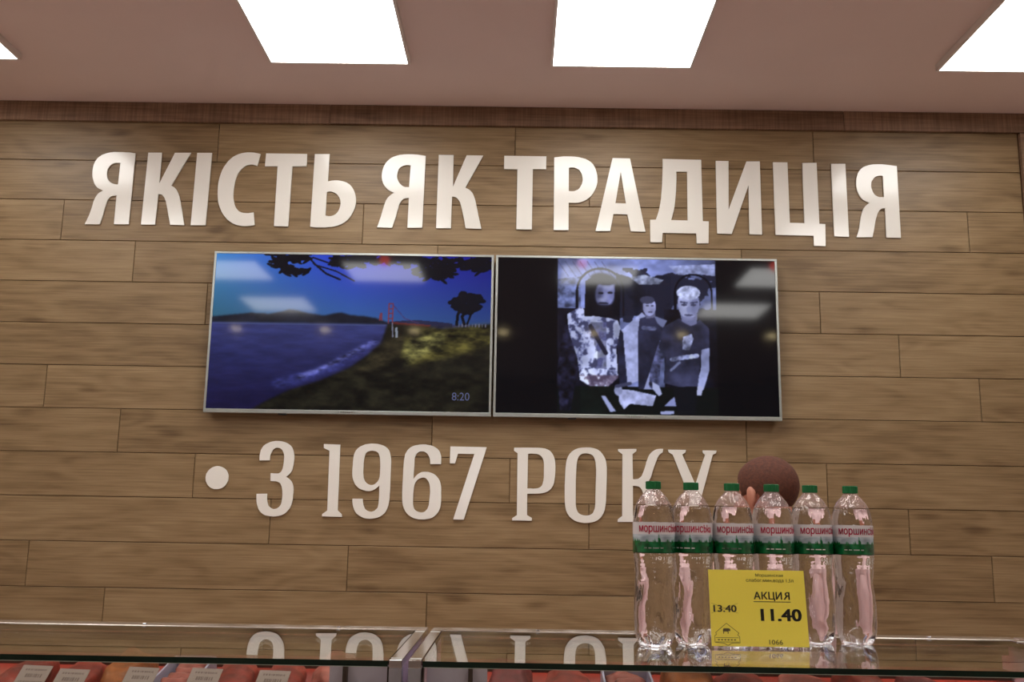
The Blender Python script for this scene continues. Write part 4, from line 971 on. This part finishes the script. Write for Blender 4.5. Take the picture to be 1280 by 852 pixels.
# ------------------------------------------------------------------ yellow price sign in a clear stand
M['yellow'] = plain('yellow_paper', (0.99, 0.82, 0.11), 0.35, var=0.02, scale=12, coat=0.2)
M['acrylic'] = clear_sheet('clear_acrylic', (1.0, 1.0, 1.0), 1.4, rough=0.02)
SW, SH = 0.1975, 0.151
ps = empty('price_sign', (0.4935, 2.0265, GT + 0.0006)); ps.rotation_euler = (0, 0, 0.03)
LEAN = Matrix.Translation((0, 0, 0.003)) @ Matrix.Rotation(math.radians(-8), 4, 'X')
def on_sign(o): o.matrix_local = LEAN; return o
on_sign(box('sheet', -SW / 2, SW / 2, -0.0004, 0.0004, 0.001, SH, M['yellow'], ps))
on_sign(box('front_cover', -SW / 2 - 0.001, SW / 2 + 0.001, -0.0026, -0.0014, -0.002, SH + 0.001, M['acrylic'], ps))
box('foot', -SW / 2 - 0.001, SW / 2 + 0.001, -0.003, 0.012, 0.0, 0.002, M['acrylic'], ps)
def print_on(body, x0, x1, z0, z1, bold=0.0008, mat='ink'):
    me = text_mesh(body, 0.02, bold); fit_mesh(me, x0, x1, z0, z1)
    xform_mesh(me, Matrix.Translation((0, -0.0007, 0)) @ Matrix.Rotation(PI / 2, 4, 'X'))
    return on_sign(link('print', me, ps, M[mat]))
def sx_(px): return -SW / 2 + (px - 0.0) * SW
def sz_(py): return SH * (1 - py)
M['ink_soft'] = plain('grey_ink', (0.10, 0.075, 0.02), 0.6, var=0.1)
print_on('Моршинская', sx_(0.49), sx_(0.78), sz_(0.095), sz_(0.045), 0.0001, 'ink_soft')
print_on('слабог.мин.вода 1,5л', sx_(0.39), sx_(0.885), sz_(0.165), sz_(0.110), 0.0001, 'ink_soft')
print_on('АКЦИ', sx_(0.46), sx_(0.755), sz_(0.405), sz_(0.285), 0.0004)
print_on('R', sx_(0.835), sx_(0.768), sz_(0.385), sz_(0.285), 0.0003)        # the mirrored last letter
print_on('11.40', sx_(0.52), sx_(0.945), sz_(0.665), sz_(0.505), 0.0007)
print_on('13.40', sx_(0.035), sx_(0.275), sz_(0.555), sz_(0.465), 0.0005)
print_on('1066', sx_(0.59), sx_(0.73), sz_(0.965), sz_(0.905), 0.0002, 'ink_soft')
def rule(p, q_, w, mat='ink_soft'):
    (x0, z0), (x1, z1) = p, q_; L = math.hypot(x1 - x0, z1 - z0); nx, nz_ = -(z1 - z0) / L * w / 2, (x1 - x0) / L * w / 2
    return [(x0 + nx, -0.0007, z0 + nz_), (x0 - nx, -0.0007, z0 - nz_), (x1 - nx, -0.0007, z1 - nz_), (x1 + nx, -0.0007, z1 + nz_)]
def rules(name, segs, w, mat):
    vs, fs = [], []
    for p, q_ in segs:
        b_ = len(vs); vs += rule(p, q_, w); fs.append((b_, b_ + 1, b_ + 2, b_ + 3))
    me = bpy.data.meshes.new(name); me.from_pydata(vs, [], fs); me.update()
    return on_sign(link(name, me, ps, M[mat]))
P_ = lambda x, y: (sx_(x), sz_(y))
rules('underline', [(P_(0.455, 0.415), P_(0.84, 0.415))], 0.0013, 'ink')
rules('strike', [(P_(0.015, 0.44), P_(0.29, 0.57)), (P_(0.015, 0.57), P_(0.29, 0.44))], 0.0004, 'ink_soft')
# shield-shaped emblem: peaked roof, ribbon, pointed foot, small ox
sh = [(0.16, 0.70), (0.285, 0.825), (0.27, 0.85), (0.29, 0.87), (0.29, 0.95), (0.205, 0.955), (0.165, 0.985), (0.125, 0.955), (0.035, 0.945), (0.035, 0.86), (0.055, 0.845), (0.045, 0.82)]
rules('emblem_outline', [(P_(*sh[i]), P_(*sh[(i + 1) % len(sh)])) for i in range(len(sh))] + [(P_(0.045, 0.885), P_(0.28, 0.885)), (P_(0.045, 0.94), P_(0.28, 0.94))], 0.0009, 'ink_soft')
ox = [(-0.5, 0.0), (-0.42, 0.0), (-0.40, 0.28), (0.05, 0.26), (0.06, 0.0), (0.14, 0.0), (0.17, 0.36), (0.32, 0.30), (0.42, 0.42), (0.34, 0.62), (0.2, 0.66), (-0.44, 0.66), (-0.54, 0.5)]
om = outline_mesh([[(a_ * 0.016, b_ * 0.016) for a_, b_ in ox]], 0.0)
xform_mesh(om, Matrix.Translation((sx_(0.165), -0.0007, sz_(0.835))) @ Matrix.Rotation(PI / 2, 4, 'X'))
on_sign(link('emblem_ox', om, ps, M['ink_soft']))
rules('emblem_ribbon', [(P_(0.065 + 0.033 * i, 0.912), P_(0.085 + 0.033 * i, 0.912)) for i in range(6)], 0.0022, 'ink_soft')
tag(ps, 'yellow promotional price sign in a clear stand before the bottles', 'price sign')
# ------------------------------------------------------------------ person behind the counter
M['skin'] = plain('skin', (0.50, 0.20, 0.13), 0.5, var=0.08, scale=14, bump=0.1)
M['hair'] = plain('cropped_hair', (0.088, 0.023, 0.009), 0.8, var=0.30, scale=120, bump=0.35)
M['coat'] = plain('pale_pink_coat', (0.72, 0.52, 0.52), 0.75, var=0.06, scale=16, bump=0.2)
M['trousers'] = plain('dark_trousers', (0.03, 0.032, 0.05), 0.8, var=0.15, scale=20)
M['shoe'] = plain('black_shoe', (0.02, 0.018, 0.018), 0.4, var=0.1)
M['eye'] = plain('eye_white', (0.7, 0.68, 0.66), 0.2, var=0.02)

def ball(bm, c, r, s=(1, 1, 1), rot=None, sub=3):
    m = Matrix.Translation(c)
    if rot is not None: m = m @ rot
    m = m @ Matrix.Diagonal((r * s[0], r * s[1], r * s[2], 1))
    bmesh.ops.create_icosphere(bm, subdivisions=sub, radius=1.0, matrix=m)
def limb(bm, p0, p1, r0, r1, flat=(1, 1, 1), sub=2):
    p0, p1 = Vector(p0), Vector(p1); L = (p1 - p0).length
    n = max(2, int(L / (min(r0, r1) * 0.45)) + 1)
    for k in range(n + 1):
        t = k / n; ball(bm, p0.lerp(p1, t), r0 + (r1 - r0) * t, flat, None, sub)
def remeshed(bm, voxel, name, smooth_it=4):
    me = bpy.data.meshes.new('tmp'); bm.to_mesh(me); bm.free()
    o = bpy.data.objects.new('tmp', me); COL.objects.link(o)
    md = o.modifiers.new('r', 'REMESH'); md.mode = 'VOXEL'; md.voxel_size = voxel; md.use_smooth_shade = True
    ms = o.modifiers.new('s', 'SMOOTH'); ms.factor = 0.5; ms.iterations = smooth_it
    dg = bpy.context.evaluated_depsgraph_get()
    out = bpy.data.meshes.new_from_object(o.evaluated_get(dg)); out.name = name
    bpy.data.objects.remove(o, do_unlink=True); bpy.data.meshes.remove(me)
    for p in out.polygons: p.use_smooth = True
    return out
# local frame: faces +y, feet at z=0, head top 1.695
HC = Vector((0, 0.018, 1.583))
HT = Matrix.Rotation(math.radians(-9), 4, 'X')        # chin tucked, looking down at the work
bm = bmesh.new()
ball(bm, HC + HT @ Vector((0, -0.012, 0.022)), 1, (0.0775, 0.098, 0.088), HT)     # skull
ball(bm, HC + HT @ Vector((0, 0.018, -0.035)), 1, (0.062, 0.078, 0.080), HT)      # face
ball(bm, HC + HT @ Vector((0, 0.050, -0.088)), 1, (0.036, 0.034, 0.026), HT)      # chin
ball(bm, HC + HT @ Vector((0, 0.086, 0.018)), 1, (0.046, 0.018, 0.012), HT)       # brow
limb(bm, HC + HT @ Vector((0, 0.094, 0.004)), HC + HT @ Vector((0, 0.112, -0.030)), 0.009, 0.014)
ball(bm, HC + HT @ Vector((0, 0.090, -0.062)), 1, (0.024, 0.010, 0.005), HT); ball(bm, HC + HT @ Vector((0, 0.088, -0.072)), 1, (0.020, 0.010, 0.006), HT)
for s in (-1, 1):
    R_e = HT @ Matrix.Rotation(s * 0.35, 4, 'Z')
    ball(bm, HC + HT @ Vector((s * 0.081, -0.006, -0.012)), 1, (0.009, 0.019, 0.031), R_e)
    ball(bm, HC + HT @ Vector((s * 0.078, 0.000, -0.034)), 1, (0.008, 0.011, 0.013), R_e)
limb(bm, (0, -0.018, 1.52), (0, -0.012, 1.40), 0.055, 0.066)                          # neck
ball(bm, (0, -0.01, 1.37), 1, (0.16, 0.085, 0.055)); ball(bm, (0, 0.0, 1.25), 1, (0.165, 0.112, 0.17)); ball(bm, (0, 0.0, 1.06), 1, (0.145, 0.105, 0.16)); ball(bm, (0, -0.005, 0.92), 1, (0.162, 0.115, 0.13))
ARM = {}
for s in (-1, 1):
    sh_, el, wr = Vector((s * 0.188, -0.01, 1.375)), Vector((s * 0.245, -0.01, 1.09)), Vector((s * 0.17, 0.225, 1.03))
    ARM[s] = (sh_, el, wr)
    limb(bm, sh_, el, 0.055, 0.042); limb(bm, el, wr, 0.042, 0.028)
    limb(bm, (s * 0.088, -0.005, 0.90), (s * 0.095, 0.015, 0.49), 0.083, 0.056); limb(bm, (s * 0.095, 0.015, 0.49), (s * 0.10, -0.02, 0.09), 0.054, 0.036)
    limb(bm, (s * 0.10, -0.03, 0.045), (s * 0.115, 0.13, 0.030), 0.038, 0.028)
    d = (wr - el).normalized()
    pc = wr + d * 0.055
    ball(bm, pc, 1, (0.026, 0.046, 0.016), Matrix.Rotation(s * 0.32, 4, 'Z'))
    sd = Vector((d.y, -d.x, 0)).normalized()
    for k, ln in enumerate((0.066, 0.074, 0.069, 0.054)):
        b0 = pc + d * 0.034 + sd * (-0.027 + 0.018 * k); b1 = b0 + d * ln * 0.5 + Vector((0, 0, -0.006)); b2 = b1 + d * ln * 0.38 + Vector((0, 0, -0.026))
        limb(bm, b0, b1, 0.0088, 0.0080); limb(bm, b1, b2, 0.0080, 0.0068)
    tb = pc - sd * s * 0.022 - d * 0.020; limb(bm, tb, tb - sd * s * 0.026 + d * 0.028, 0.0115, 0.0095); limb(bm, tb - sd * s * 0.026 + d * 0.028, tb - sd * s * 0.028 + d * 0.058 + Vector((0, 0, -0.008)), 0.0095, 0.0078)
person = link('person', remeshed(bm, 0.0055, 'person', 3), None, M['skin'])
# cropped hair: a close shell over crown, sides and nape
bm = bmesh.new(); bmesh.ops.create_icosphere(bm, subdivisions=5, radius=1.0)
for v in bm.verts: v.co = Vector((v.co.x * 0.0815, v.co.y * 0.103 - 0.012, v.co.z * 0.0925 + 0.022))
def hairless(c):
    front = c.y > 0.052 - max(0, (0.075 - c.z)) * 0.25
    if c.z < -0.066: return True
    if front and c.z < 0.078: return True
    if c.y > 0.006 and c.z < 0.0: return True           # below the temple line
    if c.z < -0.004 and c.y > -0.030 and abs(c.x) > 0.05: return True    # round the ear
    if c.y > -0.050 and c.z < -0.030: return True
    return False
bmesh.ops.delete(bm, geom=[f for f in bm.faces if hairless(f.calc_center_median())], context='FACES')
bm.transform(Matrix.Translation(HC) @ HT)
me = bm_done(bm, 'hair', True)
hr = link('hair', me, person, M['hair'])
sd_ = hr.modifiers.new('thickness', 'SOLIDIFY'); sd_.thickness = 0.004; sd_.offset = -1
for s in (-1, 1):
    bm = bmesh.new(); bmesh.ops.create_icosphere(bm, subdivisions=2, radius=0.0105, matrix=Matrix.Translation(HC + HT @ Vector((s * 0.029, 0.083, 0.0))))
    link('eye', bm_done(bm, 'eye', True), person, M['eye'])
# coat with collar, sleeves and skirt
bm = bmesh.new()
ball(bm, (0, -0.012, 1.375), 1, (0.178, 0.100, 0.062)); ball(bm, (0, 0.0, 1.25), 1, (0.185, 0.130, 0.18)); ball(bm, (0, 0.0, 1.06), 1, (0.168, 0.125, 0.17)); ball(bm, (0, -0.004, 0.90), 1, (0.186, 0.140, 0.16)); ball(bm, (0, -0.004, 0.78), 1, (0.190, 0.145, 0.12))
limb(bm, (0, -0.018, 1.425), (0, -0.015, 1.38), 0.072, 0.085)
for s in (-1, 1):
    sh_, el, wr = ARM[s]
    limb(bm, sh_, el, 0.068, 0.056); limb(bm, el, el.lerp(wr, 0.86), 0.056, 0.042)
link('coat', remeshed(bm, 0.009, 'coat', 4), person, M['coat'])
for s in (-1, 1):
    bm = bmesh.new(); limb(bm, (s * 0.089, -0.005, 0.80), (s * 0.096, 0.012, 0.49), 0.092, 0.068); limb(bm, (s * 0.096, 0.012, 0.49), (s * 0.10, -0.02, 0.11), 0.066, 0.052)
    link('trouser_leg', remeshed(bm, 0.012, 'trouser_leg', 4), person, M['trousers'])
    bm = bmesh.new(); limb(bm, (s * 0.10, -0.035, 0.055), (s * 0.117, 0.155, 0.042), 0.052, 0.040)
    for v in bm.verts: v.co.z = max(v.co.z, 0.0)
    link('shoe', remeshed(bm, 0.008, 'shoe', 3), person, M['shoe'])
person.location = (0.772, 3.0, 0.0)
person.rotation_euler = (0, 0, math.radians(40))
tag(person, 'person with cropped reddish hair turned away behind the water bottles', 'person')
